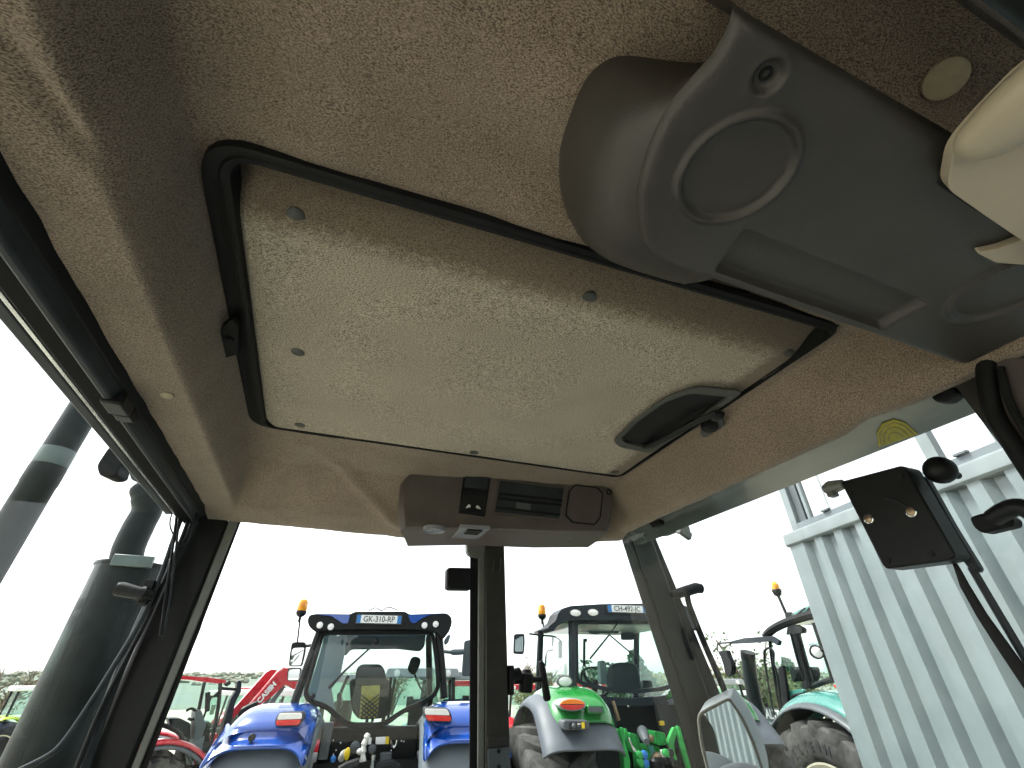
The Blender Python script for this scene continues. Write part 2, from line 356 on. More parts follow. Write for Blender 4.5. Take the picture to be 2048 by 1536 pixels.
def liner_z(x, y):
    yf = yF(x)
    zl = RIM + 0.16 * sst(-0.318, -0.258, x) + 0.012 * sst(-0.39, -0.31, x)
    zr = RIM + 0.004 + 0.155 * (1 - sst(0.875, 0.985, x)) 
    z = smin(smin(smin(zl, zr, 0.02), zfront(yf - y + (1.70 - yf) * (1 - sst(1.28, 1.45, y))), 0.02), ZT, 0.012)
    p = Vector((x, y, 0)); pl = z / ZT
    z += (0.010 * noise.noise(p * 3.1 + Vector((3, 1, 0))) + 0.006 * noise.noise(p * 7.3)) * max(0, pl - 0.72) * 3.2
    z += 0.0022 * noise.noise(p * 21)
    if y < 0.55:                                        # slack cloth behind the hatch: creases and shallow folds
        g = seg_d(Vector((x, y)), gA.to_2d(), gB.to_2d())
        z += 0.009 * math.exp(-(g / 0.011) ** 2) * sst(0.45, 0.40, y)
        z += 0.010 * math.exp(-((x + 0.215) / 0.05) ** 2 - ((y - 0.28) / 0.10) ** 2)
        z -= 0.012 * math.exp(-((y - 0.16 - 0.25 * x) / 0.05) ** 2) * sst(-0.2, 0.0, x) * sst(0.40, 0.30, y)
        z += 0.010 * math.exp(-((y - 0.27 - 0.22 * x) / 0.045) ** 2) * sst(-0.15, 0.1, x)
    # wrinkles pulled into the front left corner and a welt down the right wall
    z -= 0.012 * math.exp(-((x - 0.02 - (y - 1.45) * 1.1) / 0.03) ** 2) * sst(1.33, 1.42, y) * sst(1.68, 1.60, y)
    z -= 0.010 * math.exp(-((x + 0.17 + (y - 1.40) * 0.4) / 0.02) ** 2) * sst(1.29, 1.33, y) * sst(1.60, 1.50, y)
    z -= 0.006 * math.exp(-((y - 0.415) / 0.006) ** 2) * sst(0.86, 0.90, x) * sst(0.995, 0.97, x)
    return z
def rangef(a, b, st):
    n = max(1, round((b - a) / st)); return [a + (b - a) * i / n for i in range(n)]
xs = rangef(-0.392, -0.24, 0.0045) + rangef(-0.24, 0.85, 0.011) + rangef(0.85, 1.0, 0.006) + [1.0]
ts = rangef(0, 0.30, 0.006) + rangef(0.30, 0.70, 0.008) + rangef(0.70, 1.0, 0.005) + [1.0]
def side(p, a, b): return (b.x - a.x) * (p[1] - a.y) - (b.y - a.y) * (p[0] - a.x)
def in_hatch(x, y, m=0.0):
    for i in range(4):
        a, b = hq[i], hq[(i + 1) % 4]; l = (b - a).to_2d().length
        if side((x, y), a, b) / l < m: return False
    return True
mb = MB(); rows = []
for t in ts:
    rows.append([Vector((x, -0.012 + t * (yF(x) + 0.012), 0)) for x in xs])
for r in rows:
    for p in r: p.z = liner_z(p.x, p.y)
nc = len(xs); mb.v = [p for r in rows for p in r]
for i in range(len(ts) - 1):
    for j in range(nc - 1):
        c = (rows[i][j] + rows[i + 1][j + 1]) / 2
        if in_hatch(c.x, c.y, -0.012): continue
        mb.f.append((i * nc + j, i * nc + j + 1, (i + 1) * nc + j + 1, (i + 1) * nc + j))
# turned-up edges
for edge, off in ((rows[-1], V(0, 0.012, 0.05)), (rows[0], V(0, -0.012, 0.06)), ([r[0] for r in rows], V(-0.008, 0, 0.04)), ([r[-1] for r in rows], V(0.008, 0, 0.04))):
    mb.grid([edge, [p + off * 0.35 + V(0, 0, -0.004) for p in edge], [p + off for p in edge]])
LINER = mb.build('headliner', 'liner_pile', CAB, smooth=60)
tag(LINER, 'tan brushed fabric ceiling lining with creases')
for (u, v, z, r) in ((335, 788, 0.4485, 0.011), (1890, 157, 0.578, 0.022), (1475, 958, 0.47, 0.010)):
    p = ZP(u, v, z)
    MB().lathe(p, (-0.35 if u > 1800 else 0.1, -0.1, -1), [(r * 0.2, 0.004), (r, 0.002), (r * 0.96, 0.0045), (r * 0.6, 0.006), (0.0, 0.0065)], 24).build('fabric_plug', 'cream_plug', CAB)
# outer roof shell over everything and dark rear header
rs = MB()
rs.grid([[V(-0.50, -0.5, 0.43), V(-0.50, 1.76, 0.46)], [V(-0.52, -0.5, 0.60), V(-0.52, 1.80, 0.60)], [V(-0.40, -0.5, 0.74), V(-0.40, 1.66, 0.72)], [V(1.02, -0.5, 0.74), V(1.0, 1.60, 0.72)], [V(1.14, -0.5, 0.60), V(1.14, 1.58, 0.60)], [V(1.135, -0.5, 0.438), V(1.135, 1.52, 0.438)], [V(1.12, -0.5, 0.432), V(1.12, 1.50, 0.432)], [V(1.07, -0.5, 0.446), V(1.07, 1.48, 0.446)], [V(1.012, -0.5, 0.462), V(1.012, 1.46, 0.462)]])
rs.poly([V(-0.52, 1.80, 0.60), V(-0.40, 1.66, 0.72), V(1.0, 1.60, 0.72), V(1.14, 1.58, 0.60), V(1.05, 1.50, 0.47), V(0.62, 1.76, 0.47), V(-0.50, 1.76, 0.46)])
rs.build('roof_shell', 'roof_skin', CAB, smooth=25)
rh = MB().box((0.3, -0.20, 0.54), (1.5, 0.30, 0.16)); rh.box((0.3, -0.36, 0.40), (1.5, 0.06, 0.4))
rh.build('rear_header', 'dark_void', CAB, bevel=0.01)

# yellow disc painted as a window reflection, on the overhang above the right window
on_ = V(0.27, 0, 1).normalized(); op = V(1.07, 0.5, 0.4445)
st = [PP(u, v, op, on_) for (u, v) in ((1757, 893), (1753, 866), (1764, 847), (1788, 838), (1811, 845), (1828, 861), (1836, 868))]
REFL = MB().prism(st, (0, 0, -0.0012)).build('round_sticker', 'sticker_dull', CAB, smooth=0)
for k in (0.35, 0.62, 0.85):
    cc = PP(1790, 876, op, on_); MB().tube([lerp(cc, p, k) + V(0, 0, -0.0016) for p in st], 0.0009, 6).build('sticker_ring', 'brass', REFL)
# ---- roof hatch
def off4(l, n, r, f):
    A, B, C, D = [q.copy() for q in hq]
    A += V(-l, -n, 0); B += V(r, -n, 0); C += V(r, f, 0); D += V(-l, f, 0); return [A, B, C, D]
loops = []
for (l, n, r, f, dz, rad) in ((0.040, 0.020, 0.017, 0.015, 0.012, 0.075), (0.037, 0.018, 0.0165, 0.0145, -0.001, 0.07), (0.028, 0.014, 0.0155, 0.0135, -0.003, 0.065), (0.016, 0.009, 0.0145, 0.0125, -0.001, 0.055), (0.012, 0.006, 0.0135, 0.0115, -0.005, 0.05), (0.0, 0.0, 0.0115, 0.0105, -0.003, 0.04), (-0.003, -0.003, 0.009, 0.008, 0.03, 0.04)):
    P4 = off4(l, n, r, f); q = []
    for i, p in enumerate(P4):
        a = P4[i - 1] - p; b = P4[(i + 1) % 4] - p; rr = rad if i in (0, 3) else rad * 0.6
        A = p + a.normalized() * rr; B = p + b.normalized() * rr
        for j in range(8):
            t = j / 7; q.append(A * (1 - t) ** 2 + p * 2 * t * (1 - t) + B * t * t + V(0, 0, dz if dz > 0 else dz * (1.0, 0.5, 0.0, 0.3)[i]))
    loops.append(q)
SEAL = MB().grid(loops, close=True).build('hatch_seal', 'rubber', CAB, smooth=50)
mb = MB(); mb.uv = []; rows = []
ns, nt_ = 110, 90
for i in range(nt_ + 1):
    t = i / nt_; t = t * 0.6 + 0.4 * t * t; row = []
    for j in range(ns + 1):
        s = j / ns
        p = hq[0] * (1 - s) * (1 - t) + hq[1] * s * (1 - t) + hq[2] * s * t + hq[3] * (1 - s) * t + V(0.008 * s, 0.008 * t, 0)
        dn = t * 0.82; dr = (1 - s) * 1.07; dl = s * 1.07; df = (1 - t) * 0.82
        z = HAZ + 0.004 + 0.034 * (1 - sst(0.0, 0.115, dn)) + 0.003 * (1 - sst(0, 0.10, dr)) * (1 - t * 0.7) + 0.008 * (1 - sst(0, 0.03, dl))
        z -= 0.006 * math.sin(math.pi * s) * math.sin(math.pi * t); z += 0.0012 * noise.noise(Vector((p.x, p.y, 0)) * 9)
        row.append(Vector((p.x, p.y, z))); mb.uv.append((s, min(dn, dr * 1.5 + 0.03)))
    rows.append(row)
mb.grid(rows); PANEL = mb.build('hatch_panel', 'hatch_pile', CAB, smooth=60)
tag(PANEL, 'pale fabric hatch panel with brown stain along its near edge')
pverts = [p for r in rows for p in r]
for (u, v) in ((592, 432), (1178, 596), (596, 704), (1575, 708), (600, 850), (948, 905), (1230, 944)):
    q = ZP(u, v, 0.58)
    for _ in range(4): zz = min(pverts, key=lambda p: (p.x - q.x) ** 2 + (p.y - q.y) ** 2).z; q = ZP(u, v, zz)
    MB().lathe(q, (0, -0.15 if v < 450 else 0, -1), [(0.0140, -0.006), (0.0140, 0.0006), (0.0125, 0.0016), (0.006, 0.0022), (0, 0.0023)], 24).build('screw_cap', 'cap_grey', PANEL)
# handle recess, lever, latch
hz = 0.5715
rec = rnd([ZP(u, v, hz) for (u, v) in ((1226, 880), (1262, 842), (1330, 792), (1392, 769), (1488, 779), (1398, 842), (1300, 904), (1240, 892))], 0.02)
cen = sum(rec, V(0, 0, 0)) / len(rec)
inn = [lerp(p, cen, 0.17) for p in rec]
HD = MB().ring(rec, inn, (0, 0, -0.006)).build('handle_bezel', 'cap_grey', CAB, bevel=0.002)
mb = MB(); mb.prism([p + V(0, 0, 0.002) for p in inn], (0, 0, 0.002)); mb.build('recess_tray', 'rubber', HD)
lev = smooth_path([ZP(1290, 895, 0.565), ZP(1330, 878, 0.556), ZP(1375, 853, 0.55), ZP(1420, 832, 0.552), ZP(1440, 832, 0.556)], 5)
mb = MB().tube(lev, [0.010] * 5 + [0.011] * (len(lev) - 10) + [0.016] * 5, 10, 0.6)
mb.lathe(ZP(1418, 843, 0.57), (0, 0.2, -1), [(0.022, 0), (0.022, 0.02), (0.016, 0.026), (0, 0.027)], 18)
mb.build('hatch_lever', 'black_plastic', CAB)
mb = MB().prism(rnd([ZP(u, v, 0.572) for (u, v) in ((1405, 842), (1440, 824), (1448, 842), (1418, 868), (1400, 866))], 0.006), (0, 0, -0.012))
mb.build('lever_catch', 'mid_grey', CAB, bevel=0.002)
mb = MB().prism(rnd([ZP(u, v, 0.565) for (u, v) in ((447, 645), (468, 628), (478, 640), (480, 700), (452, 708), (440, 680))], 0.006), (0, 0, -0.012))
mb.lathe(ZP(462, 678, 0.553), (0, 0, -1), [(0.007, 0), (0.007, 0.004), (0, 0.005)], 14)
mb.build('hatch_catch', 'rubber', CAB, bevel=0.002)

# ---- front console
fx = V(0.72, -0.10, 0).normalized(); fn = V(-fx.y * -1, 0, 0); fn = V(fx.y, -fx.x, 0)      # normal towards the viewer
fP = V(0.16, 1.405, 0.5)
def FPt(u, v, o=0.0): return PP(u, v, fP + fn * o, fn)
body = [FPt(u, v) for (u, v) in ((801, 1057), (796, 1010), (800, 965), (815, 944), (850, 929), (905, 931), (1080, 953), (1195, 965), (1226, 976), (1233, 1000), (1228, 1040), (1220, 1064), (1100, 1064), (950, 1057))]
bk = []
for i, p in enumerate(body): bk.append(p - fn * 0.20 + fx * (0.03 if i < 5 else 0) + V(0, 0, -0.004))
mb = MB(); n = len(body)
lay = [[p * 1.0 for p in body]]
c0 = sum(body, V(0, 0, 0)) / n
lay = [[lerp(p, c0, 0.05) for p in body], [lerp(p, c0, 0.035) - fn * 0.0015 for p in body], [lerp(p, c0, 0.02) - fn * 0.010 for p in body], [lerp(p, c0, 0.004) - fn * 0.022 for p in body], [p - fn * 0.036 for p in body], [lerp(p, q, 0.5) for p, q in zip(body, bk)], bk]
mb.grid(lay, close=True); mb.poly(lay[0]); mb.poly(lay[-1])
FC = mb.build('front_console', 'front_plastic', CAB, smooth=50)
def fpanel(name, px, material, parent, o=0.002, d=0.006, r=0.004, bevel=0.0015):
    return MB().prism(rnd([FPt(u, v, o) for (u, v) in px], r), -fn * d).build(name, material, parent, bevel=bevel)
def fframe(name, px, material, parent, w=0.14, o=0.004, r=0.006):
    a = rnd([FPt(u, v, o) for (u, v) in px], r); c = sum(a, V(0, 0, 0)) / len(a)
    return MB().ring(a, [p + (c - p).normalized() * w for p in a], -fn * 0.01).build(name, material, parent, bevel=0.001)
fpanel('switch_bezel', ((928, 941), (983, 949), (970, 1034), (917, 1026)), 'black_plastic', CAB, 0.001)
SWS = fpanel('rocker_switch', ((932, 947), (978, 953), (974, 978), (928, 973)), 'slate_rail', CAB, 0.006)
SWB = fpanel('rocker_switch', ((927, 983), (973, 989), (967, 1027), (921, 1020)), 'black_plastic', CAB, 0.006)
for (u, v, s) in ((938, 1012, 1), (955, 1014, -1)):
    m1 = MB().lathe(FPt(u, v, 0.008), fn, [(0.0052, 0), (0.0052, 0.0006), (0.0034, 0.0006), (0.0034, 0)], 14)
    a = FPt(u - 2 * s, v + 1, 0.008); m1.prism([FPt(u - 7 * s, v + 4, 0.008), FPt(u - 3 * s, v - 1, 0.008), FPt(u - 2 * s, v + 4, 0.008)], fn * 0.0006)
    m1.build('lamp_symbol', 'white_mark', SWB)
fframe('radio_frame', ((998, 957), (1132, 974), (1121, 1042), (985, 1027)), 'front_plastic', CAB, 0.006)
RAD = fpanel('radio_slot', ((1001, 961), (1128, 977), (1118, 1037), (990, 1023)), 'slate_rail', CAB, -0.012 + 0.014, 0.004)
for (a, b) in (((998, 985), (1125, 1000)), ((996, 995), (1123, 1009)), ((993, 1013), (1120, 1028))):
    MB().prism([FPt(a[0], a[1], 0.003), FPt(b[0], b[1], 0.003), FPt(b[0] - 1, b[1] + 4, 0.003), FPt(a[0] - 1, a[1] + 4, 0.003)], fn * 0.004).build('radio_rib', 'black_plastic', RAD)
fpanel('radio_button', ((1033, 1004), (1062, 1008), (1060, 1021), (1031, 1017)), 'mid_grey', RAD, 0.006, 0.004)
oc = [(1150, 968), (1196, 974), (1207, 986), (1202, 1036), (1190, 1050), (1145, 1045), (1131, 1030), (1138, 980)]
fframe('speaker_frame', oc, 'black_plastic', CAB, 0.005, 0.006)
SPK = fpanel('speaker_grille', oc, 'front_plastic', CAB, 0.003, 0.004, 0.004)
for (u, v) in ((912, 947), (1218, 984)):
    MB().lathe(FPt(u, v, 0.001), fn, [(0.011, -0.004), (0.011, 0.002), (0.008, 0.002), (0.006, -0.002), (0, -0.002)], 16).build('screw_recess', 'black_plastic', CAB)
# underside: lamps and a small switch plate
for (u, v, r) in ((868, 1062, 0.030), (1128, 1079, 0.026)):
    zb = FPt(u, 1060).z - 0.004
    MB().lathe(ZP(u, v, zb), (0, 0, -1), [(r * 1.12, -0.01), (r * 1.12, 0.0012), (r, 0.0012), (r * 0.97, -0.001), (r * 0.5, 0.0005), (0, 0.001)], 28).build('ceiling_lamp', 'lens', CAB)
zb = FPt(940, 1057).z - 0.006
SP2 = MB().prism([ZP(u, v, zb) for (u, v) in ((922, 1056), (980, 1059), (955, 1079), (903, 1075))], (0, 0, 0.012)).build('switch_plate', 'lens', CAB, bevel=0.001)
MB().prism([ZP(u, v, zb - 0.001) for (u, v) in ((936, 1058), (965, 1060), (955, 1068), (928, 1066))], (0, 0, -0.004)).build('rocker_switch', 'rubber', SP2, bevel=0.001)

# ---- rear right console: moulded grey unit hanging under the ceiling
ZC = 0.45
inner = smooth_path([ZP(u, v, ZC) for (u, v) in ((1480, 25), (1440, 108), (1395, 160), (1332, 235), (1292, 330), (1275, 420), (1298, 505), (1395, 552))], 6)
outer = smooth_path([ZP(u, v, 0.583) for (u, v) in ((1500, 60), (1420, 125), (1330, 122), (1215, 113), (1142, 195), (1120, 375), (1175, 488), (1330, 548))], 6)
ys_in = [(p.y, p.x) for p in inner]
def xin(y):
    if y <= ys_in[0][0]: return ys_in[0][1]
    for (a, xa), (b, xb) in zip(ys_in, ys_in[1:]):
        if a <= y <= b: return lerp(xa, xb, (y - a) / max(1e-6, b - a))
    return ys_in[-1][1]
YB, YE = inner[0].y, inner[-1].y
SPC = [(0.322, 0.167, 0.059), (0.800, 0.168, 0.059)]
def zcon(x, y):
    z = ZC
    e = YE - y
    if e < 0.010: z += 0.010 * (1 - math.sqrt(max(0, 1 - (1 - e / 0.010) ** 2)))
    b = y - YB
    if b < 0.014: z += 0.014 * (1 - math.sqrt(max(0, 1 - (1 - b / 0.014) ** 2)))
    d = x - xin(y)
    if d < 0.022: z += 0.012 * (1 - math.sqrt(max(0, 1 - (1 - max(0, d) / 0.022) ** 2)))
    g = sst(0.386, 0.396, x - (y - 0.225) * 0.20) * (1 - sst(0.720, 0.736, x - (0.25 - y) * 0.1)) * sst(0.218, 0.226, y) * (1 - sst(0.281, 0.286, y)); z += 0.016 * g
    for cx, cy_, r in SPC:
        q = math.hypot(x - cx, y - cy_); z -= 0.0060 * math.exp(-((q - r) / 0.0046) ** 2); z += 0.003 * (1 - sst(r - 0.008, r, q))
    q = math.hypot(x - 0.281, y - 0.086); z += 0.008 * (1 - sst(0.0085, 0.0165, q)); z -= 0.0015 * math.exp(-((q - 0.018) / 0.003) ** 2)
    z += 0.0015 * noise.noise(Vector((x, y, 0)) * 11)
    if x > 0.93: z += 0.06 * sst(0.93, 1.02, x) ** 2
    return z
mb = MB(); rows = []
ysl = rangef(YB, YB + 0.016, 0.002) + rangef(YB + 0.016, YE - 0.024, 0.0019) + rangef(YE - 0.024, YE, 0.002) + [YE]
xq = rangef(0, 0.04, 0.005) + rangef(0.04, 0.30, 0.0024) + rangef(0.30, 1, 0.0032) + [1.0]
for y in ysl: rows.append([V(lerp(xin(y), 1.03, s), y, 0) for s in xq])
for r in rows:
    for p in r: p.z = zcon(p.x, p.y)
mb.grid(rows)
edge_in = [V(p.x, p.y, zcon(p.x, p.y)) for p in inner]
lay = [edge_in]
for (t, s) in ((0.12, 0.04), (0.32, 0.13), (0.58, 0.32), (0.80, 0.58), (0.94, 0.82), (1.0, 1.02)):
    lay.append([V(lerp(a.x, b.x, t), lerp(a.y, b.y, t), lerp(a.z, 0.588, s)) for a, b in zip(edge_in, outer)])
mb.grid(lay)
fe = rows[-1]; x0 = fe[0].x; oe = outer[-1]
def fw_(p, k):
    b = sst(0, 0.075, p.x - x0); return V(lerp(lerp(p.x, oe.x + (p.x - x0) * 0.7, k), p.x, b), lerp(lerp(p.y, oe.y, k), p.y + 0.012 * k, b), 0)
mb.grid([fe] + [[V(fw_(p, k).x, fw_(p, k).y, lerp(p.z, 0.60, zz)) for p in fe] for (k, zz) in ((0.32, 0.13), (0.58, 0.32), (0.80, 0.58), (1.0, 1.0))])
be = rows[0]; mb.grid([be, [V(p.x + 0.02, p.y + 0.030, 0.62) for p in be]])
RC = mb.build('overhead_console', 'console_plastic', CAB, smooth=60)
tag(RC, 'moulded grey overhead console with round speaker embossings and a long tray')
MB().lathe(V(0.281, 0.086, 0.4605), (0, 0, -1), [(0.011, -0.004), (0.011, 0.0), (0.007, 0.001), (0.0055, 0.004), (0.003, 0.004), (0.003, 0.001), (0, 0.001)], 20).build('screw_head', 'black_plastic', RC)
# cream grab cover folded over the right end of the console, with its dark slot
cz = 0.425
MB().prism(rnd([ZP(u, v, cz) for (u, v) in ((1893, 377), (1908, 300), (1960, 240), (2060, 140), (2160, 80), (2160, 590), (2060, 492), (1975, 435))], 0.014), (0, 0, 0.016)).build('cream_cover', 'cream_plastic', CAB, bevel=0.007, seg=4)
tp = smooth_path([ZP(1928, 312, cz - 0.004), ZP(1985, 268, cz - 0.010), ZP(2055, 212, cz - 0.016), ZP(2190, 110, cz - 0.024)], 5)
MB().tube(tp, [0.006, 0.015, 0.021, 0.025] + [0.028 + 0.0012 * i for i in range(len(tp) - 4)], 20, 0.62).build('cream_lever', 'cream_plastic', CAB)
MB().prism(rnd([ZP(u, v, 0.44) for (u, v) in ((1953, 506), (2000, 497), (2070, 470), (2070, 532), (1990, 526))], 0.006), (0, 0, 0.010)).build('cream_tab', 'cream_plastic', CAB, bevel=0.003, seg=3)
MB().prism(rnd([ZP(u, v, 0.449) for (u, v) in ((1873, 368), (1905, 300), (1960, 300), (2000, 430), (1955, 424))], 0.004), (0, 0, 0.01)).build('console_slot', 'dark_void', CAB)

# ---- left door rails: long extrusions under the left edge of the lining
def extr(name, prof, y0, y1, material, parent=CAB, bevel=0.002, taper=0.0):
    return MB().prism([V(x, y0, z) for (x, z) in prof], (taper, y1 - y0, 0)).build(name, material, parent, bevel=bevel)
extr('roof_seal', [(-0.3885, 0.443), (-0.3985, 0.4235), (-0.412, 0.430), (-0.412, 0.47), (-0.39, 0.47)], -0.4, 1.665, 'rubber', bevel=0.004)
extr('door_rail', [(-0.4005, 0.4265), (-0.4085, 0.4045), (-0.421, 0.4015), (-0.428, 0.42), (-0.420, 0.45), (-0.404, 0.45)], -0.4, 1.66, 'slate_rail', bevel=0.004)
extr('rail_trim', [(-0.4215, 0.4085), (-0.424, 0.4070), (-0.426, 0.42), (-0.4225, 0.42)], -0.4, 1.60, 'seal_grey', bevel=0.0005)
extr('door_frame', [(-0.4255, 0.4105), (-0.446, 0.3995), (-0.450, 0.44), (-0.428, 0.44)], -0.4, 1.68, 'rubber', bevel=0.003)
extr('frame_trim', [(-0.4475, 0.4005), (-0.4525, 0.3985), (-0.456, 0.42), (-0.449, 0.42)], -0.4, 1.63, 'chrome', bevel=0.001)
extr('glass_edge', [(-0.4565, 0.4015), (-0.474, 0.3975), (-0.478, 0.44), (-0.458, 0.44)], -0.4, 1.58, 'slate_rail', bevel=0.003)
c = XP(243, 795, -0.409); 
CL = MB().box((-0.409, c.y, 0.4105), (0.034, 0.050, 0.026)); CL.box((-0.409, c.y + 0.045, 0.4115), (0.030, 0.030, 0.022)); CL.build('rail_clip', 'black_plastic', CAB, bevel=0.004)

# ---- left pillar, hoses and fittings
def strip(name, top, bot, y, depth, material, parent=CAB, bevel=0.004):
    pts = [YP(u, v, y) for (u, v) in (top[0], top[1], bot[1], bot[0])]
    c = sum(pts, V(0, 0, 0)) / 4; return MB().prism(pts, V(c.x, c.y, 0).normalized() * depth).build(name, material, parent, bevel=bevel)
strip('left_pillar', ((392, 1015), (461, 1040)), ((92, 1700), (196, 1700)), 1.70, 0.07, 'pillar_paint', bevel=0.012)
strip('pillar_seal', ((460, 1036), (478, 1042)), ((197, 1700), (213, 1700)), 1.705, 0.02, 'seal_grey', bevel=0.004)
strip('glass_seal', ((473, 1040), (482, 1043)), ((214, 1700), (232, 1700)), 1.715, 0.02, 'rubber', bevel=0.002)
MB().prism(rnd([YP(u, v, 1.80) for (u, v) in ((418, 1190), (400, 1255), (328, 1430), (300, 1472), (278, 1490), (276, 1478), (306, 1420), (394, 1230), (412, 1186))], 0.01), (0, 0.02, 0)).build('door_glass_edge', 'seal_grey', CAB, bevel=0.003)
def hose(name, pts, y, r, material='black_plastic', parent=CAB, k=6):
    ys = y if isinstance(y, (list, tuple)) else [y] * len(pts)
    return MB().tube(smooth_path([YP(u, v, yy) for (u, v), yy in zip(pts, ys)], k), r, 10).build(name, material, parent)
hose('cable_hose', [(376, 985), (372, 1010), (350, 1070), (322, 1150), (285, 1235), (240, 1312), (185, 1400), (130, 1480), (95, 1512), (30, 1545)], 1.62, 0.0065, 'slate_rail')
hose('cable_hose', [(384, 985), (380, 1030), (352, 1105), (300, 1225), (262, 1300), (206, 1410), (160, 1520), (130, 1600)], 1.65, 0.0058)
hose('drain_pipe', [(398, 1000), (386, 1050), (348, 1120), (294, 1215), (252, 1310), (205, 1430), (172, 1530), (150, 1620)], 1.67, 0.011, 'slate_rail')
hose('bent_rod', [(358, 990), (350, 1060), (342, 1120), (330, 1200), (321, 1271)], 1.60, 0.0035)
hose('bent_rod', [(362, 990), (356, 1060), (348, 1130), (338, 1210), (325, 1274)], 1.605, 0.003, 'slate_rail')
hose('wire_loop', [(366, 985), (345, 1025), (340, 1050), (348, 1072)], 1.60, 0.002, 'rubber')
hose('wire_loop', [(396, 1010), (384, 1062), (376, 1085), (362, 1092), (354, 1084)], 1.60, 0.002, 'rubber')
hn = MB().tube([YP(233, 1177, 1.60), YP(240, 1178, 1.60), YP(276, 1186, 1.60), YP(283, 1187, 1.60), YP(302, 1192, 1.62)], [0.016, 0.018, 0.015, 0.019, 0.016], 16)
hn.box(YP(296, 1186, 1.63), (0.022, 0.05, 0.06)); hn.build('door_stay', 'black_plastic', CAB, bevel=0.002)

# ---- centre post with hinge, block and latch
strip('post_rubber', ((940, 1085), (957, 1085)), ((938, 1700), (953, 1700)), 1.74, 0.03, 'rubber')
strip('post_trim', ((956, 1084), (972, 1084)), ((953, 1700), (970, 1700)), 1.728, 0.04, 'seal_grey', bevel=0.006)
strip('centre_post', ((971, 1075), (1008, 1075)), ((970, 1700), (1025, 1700)), 1.71, 0.06, 'post_paint', bevel=0.006)
pp = MB().prism([YP(u, v, 1.704) for (u, v) in ((975, 1475), (1016, 1470), (1018, 1492), (976, 1496))], (0, 0.006, 0)); pp.build('post_collar', 'post_paint', CAB, bevel=0.002)
pc = MB().prism([YP(u, v, 1.7055) for (u, v) in ((976, 1498), (1018, 1494), (1026, 1640), (977, 1640))], (0, 0.0045, 0)).build('post_plate', 'mid_grey', CAB, bevel=0.001)
for (u, v) in ((997, 1502), (997, 1533)): MB().lathe(YP(u, v, 1.705), (0, -1, 0), [(0.006, -0.002), (0.006, 0.003), (0.003, 0.005), (0, 0.005)], 12).build('bolt', 'frame_black', pc)
MB().prism(rnd([YP(u, v, 1.725) for (u, v) in ((933, 1074), (972, 1074), (972, 1100), (958, 1116), (943, 1113), (934, 1104))], 0.012), (0, 0.03, 0)).build('hinge_plate', 'seal_grey', CAB, bevel=0.005, seg=3)
MB().prism(rnd([YP(u, v, 1.73) for (u, v) in ((894, 1134), (946, 1135), (945, 1180), (893, 1179))], 0.015), (0, 0.04, 0)).build('hinge_cover', 'black_plastic', CAB, bevel=0.008, seg=3)
for x in (988, 1002): MB().tube([YP(x, 1118, 1.706), YP(x - 3, 1142, 1.703)], 0.0018, 8).build('spring_clip', 'chrome', CAB)
LT = MB().box(YP(1019, 1360, 1.73), (0.016, 0.05, 0.085)); LT.tube([YP(1018, 1352, 1.73), YP(1040, 1347, 1.73)], 0.019, 14)
LT.lathe(YP(1052, 1362, 1.74), (0.1, 0, 1), [(0.02, -0.035), (0.024, -0.03), (0.026, 0.02), (0.018, 0.024), (0.014, 0.034), (0, 0.035)], 18)
LT.tube([YP(1028, 1360, 1.735), YP(1060, 1360, 1.74), YP(1088, 1358, 1.74)], [0.013, 0.010, 0.008], 12)
LT.tube([YP(1081, 1322, 1.74), YP(1083, 1330, 1.74), YP(1090, 1370, 1.74), YP(1094, 1396, 1.74), YP(1095, 1402, 1.74)], [0.008, 0.013, 0.013, 0.014, 0.010], 12)
LT.build('window_latch', 'rubber', CAB, bevel=0.002)

# ---- right pillar, bracket, mirror
strip('right_pillar_edge', ((1238, 1062), (1258, 1056)), ((1443, 1700), (1476, 1700)), 1.62, 0.05, 'post_paint', bevel=0.005)
strip('right_pillar', ((1257, 1057), (1294, 1050)), ((1474, 1700), (1528, 1700)), 1.61, 0.07, 'pillar_paint', bevel=0.008)
strip('right_pillar_seal', ((1293, 1051), (1300, 1049)), ((1528, 1700), (1570, 1700)), 1.625, 0.05, 'rubber', bevel=0.004)
br = MB().tube([YP(1343, 1190, 1.6), YP(1352, 1188, 1.6), YP(1366, 1184, 1.6), YP(1392, 1176, 1.6), YP(1402, 1177, 1.6)], [0.010, 0.018, 0.020, 0.021, 0.019], 16)
br.build('mirror_bracket', 'black_plastic', CAB)
hose('mirror_arm', [(1374, 1182), (1377, 1205), (1388, 1235), (1410, 1290), (1434, 1345), (1458, 1405), (1472, 1450)], 1.56, 0.0115, 'pillar_paint')
gl = [(1398, 1427), (1412, 1417), (1455, 1396), (1462, 1397), (1488, 1435), (1512, 1488), (1530, 1545), (1540, 1620), (1440, 1640), (1420, 1560), (1402, 1490), (1396, 1440)]
mn = V(-0.296, -0.955, 0); mp0 = YP(1465, 1470, 1.50)
go = [PP(u, v, mp0, mn) for (u, v) in gl]; gc = sum(go, V(0, 0, 0)) / len(go)
mo = rnd(go, 0.02, 3); mi = [p + (gc - p).normalized() * 0.010 for p in mo]
mb = MB().ring(mo, mi, mn * -0.012)
MR = mb.build('mirror_frame', 'mirror_rim', CAB, bevel=0.003)
mb = MB(); lay = [[p - mn * 0.006 for p in mo]]
for (k, d, sx) in ((0.02, 0.03, 0.05), (0.08, 0.07, 0.095), (0.30, 0.11, 0.115), (0.75, 0.13, 0.09)): lay.append([lerp(p, gc, k) + V(sx * 0.9, 0, 0.03 if d < 0.1 else 0.015) - mn * d for p in mo])
mb.grid(lay, close=True); mb.poly(lay[-1]); mb.build('mirror_housing', 'light_grey', MR, smooth=60)
